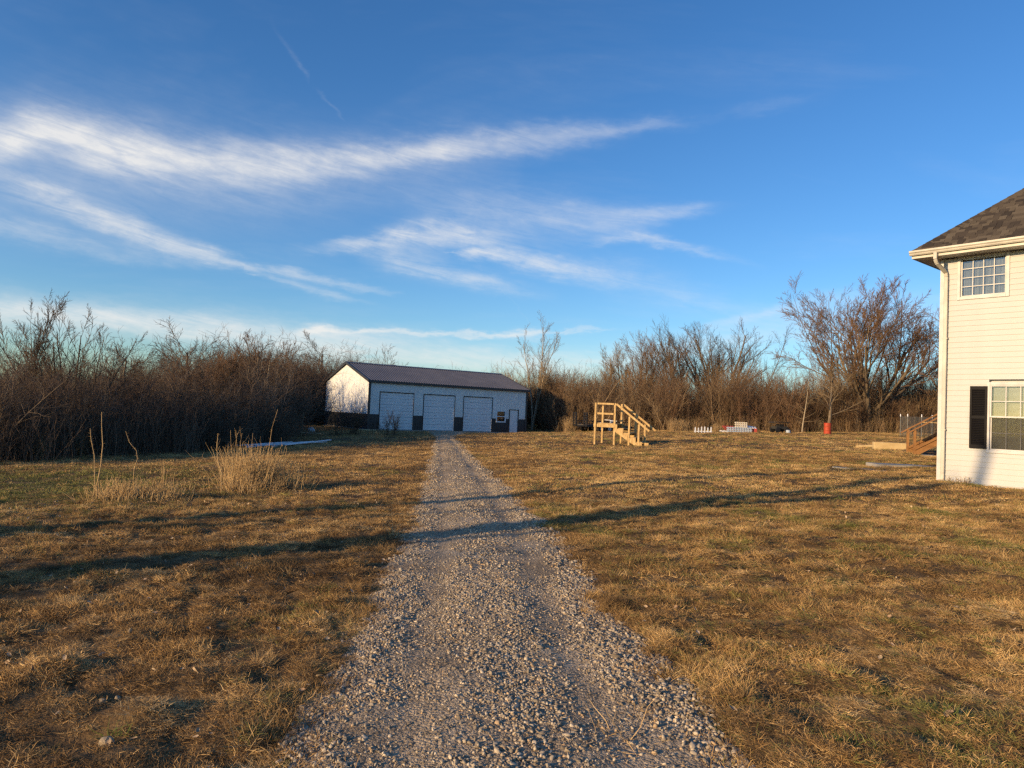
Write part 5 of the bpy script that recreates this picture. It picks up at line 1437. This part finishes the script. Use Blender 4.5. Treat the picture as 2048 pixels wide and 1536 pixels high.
def hw(u, v): return np.array([HP[0] + u * math.cos(HY) - v * math.sin(HY), HP[1] + u * math.sin(HY) + v * math.cos(HY), 0])


for i, (u, v, lb) in enumerate(((.32, -.16, 'thin dry weed against the house wall by the downspout'), (.62, -.14, 'thin dry weed against the house wall below the shutter'))):
    p = hw(u, v); p[2] = float(gzl(p[0], p[1])); clump(p, lb, 890 + i, [('stalks', 0, 0, .07, .22, 34, 'straw', .4, 2)], 'dry weeds at the house wall')
# single things near the viewer
RK = [(215, 1497, 0.045, 'round pale rock in the dry grass at the bottom corner'), (206, 1412, 0.024, 'angular pale stone in the grass, farther of the stone pair'), (235, 1405, 0.022, 'flat pale stone beside the angular one in the grass'), (287, 1430, 0.02, 'small pale stone between the stone pair and the drive'), (390, 1357, 0.018, 'small pale stone on the grass nearer the drive edge'), (1080, 1308, 0.03, 'biggest pale stone lying on the gravel drive')]
for i, (px, py, s, lb) in enumerate(RK):
    p = at(px, py); me = stone_mesh(870 + i, 1, .8, .6); me.materials.clear(); me.materials.append(M['rock'])
    o = link('rock', me, None, p + np.array([0, 0, s * .3 + (.02 if px > 1000 else 0.008)]), (.2 * i, .1, i)); o.scale = (s, s, s); tag(o, lb, 'rock', 'pale rocks near the viewer')


def bunch(base, label, seed, n, hh, lean, mats, name='grass_bunch', wid=.0022, rad=.06):
    t = thing(name, base, 0, label, 'grass bunch'); me = tuft_mesh(seed, n, hh, rad, lean, wid, 'blades'); me.materials.clear(); me.materials.append(M[mats]); link('blades', me, t)


M['green_blade'] = mat_two('green_grass_blade', (.07, .11, .02), (.16, .19, .05), 8, .7, .2)
bunch(at(527, 1335), 'fuzzy pale straw tuft standing in the grass left of drive', 881, 320, .12, .45, 'straw', wid=.0012)
bunch(at(240, 1477), 'small green grass tuft beside the round pale rock', 882, 90, .12, .9, 'green_blade')
bunch(at(1230, 1480), 'dry weed lying flat on the gravel drive', 883, 60, .34, 1.35, 'straw', wid=.0022, rad=.10)
bunch(at(490, 1495), 'looping straw stems flopping at the drive edge', 884, 150, .19, 1.05, 'straw', wid=.0013)
bunch(at(1420, 1120), 'yellowish straw tuft right of the drive', 885, 170, .16, 1.0, 'straw')
bunch(at(1890, 1450), 'green grass tuft at the bottom corner on the house side', 886, 160, .16, .9, 'green_blade')
bunch(at(1690, 1500), 'smaller green grass tuft near the bottom of the lawn', 887, 120, .13, .9, 'green_blade')
bunch(at(790, 1075), 'thin dry weed stalks at the drive edge by the shadows', 888, 26, .40, .5, 'straw', rad=.1)
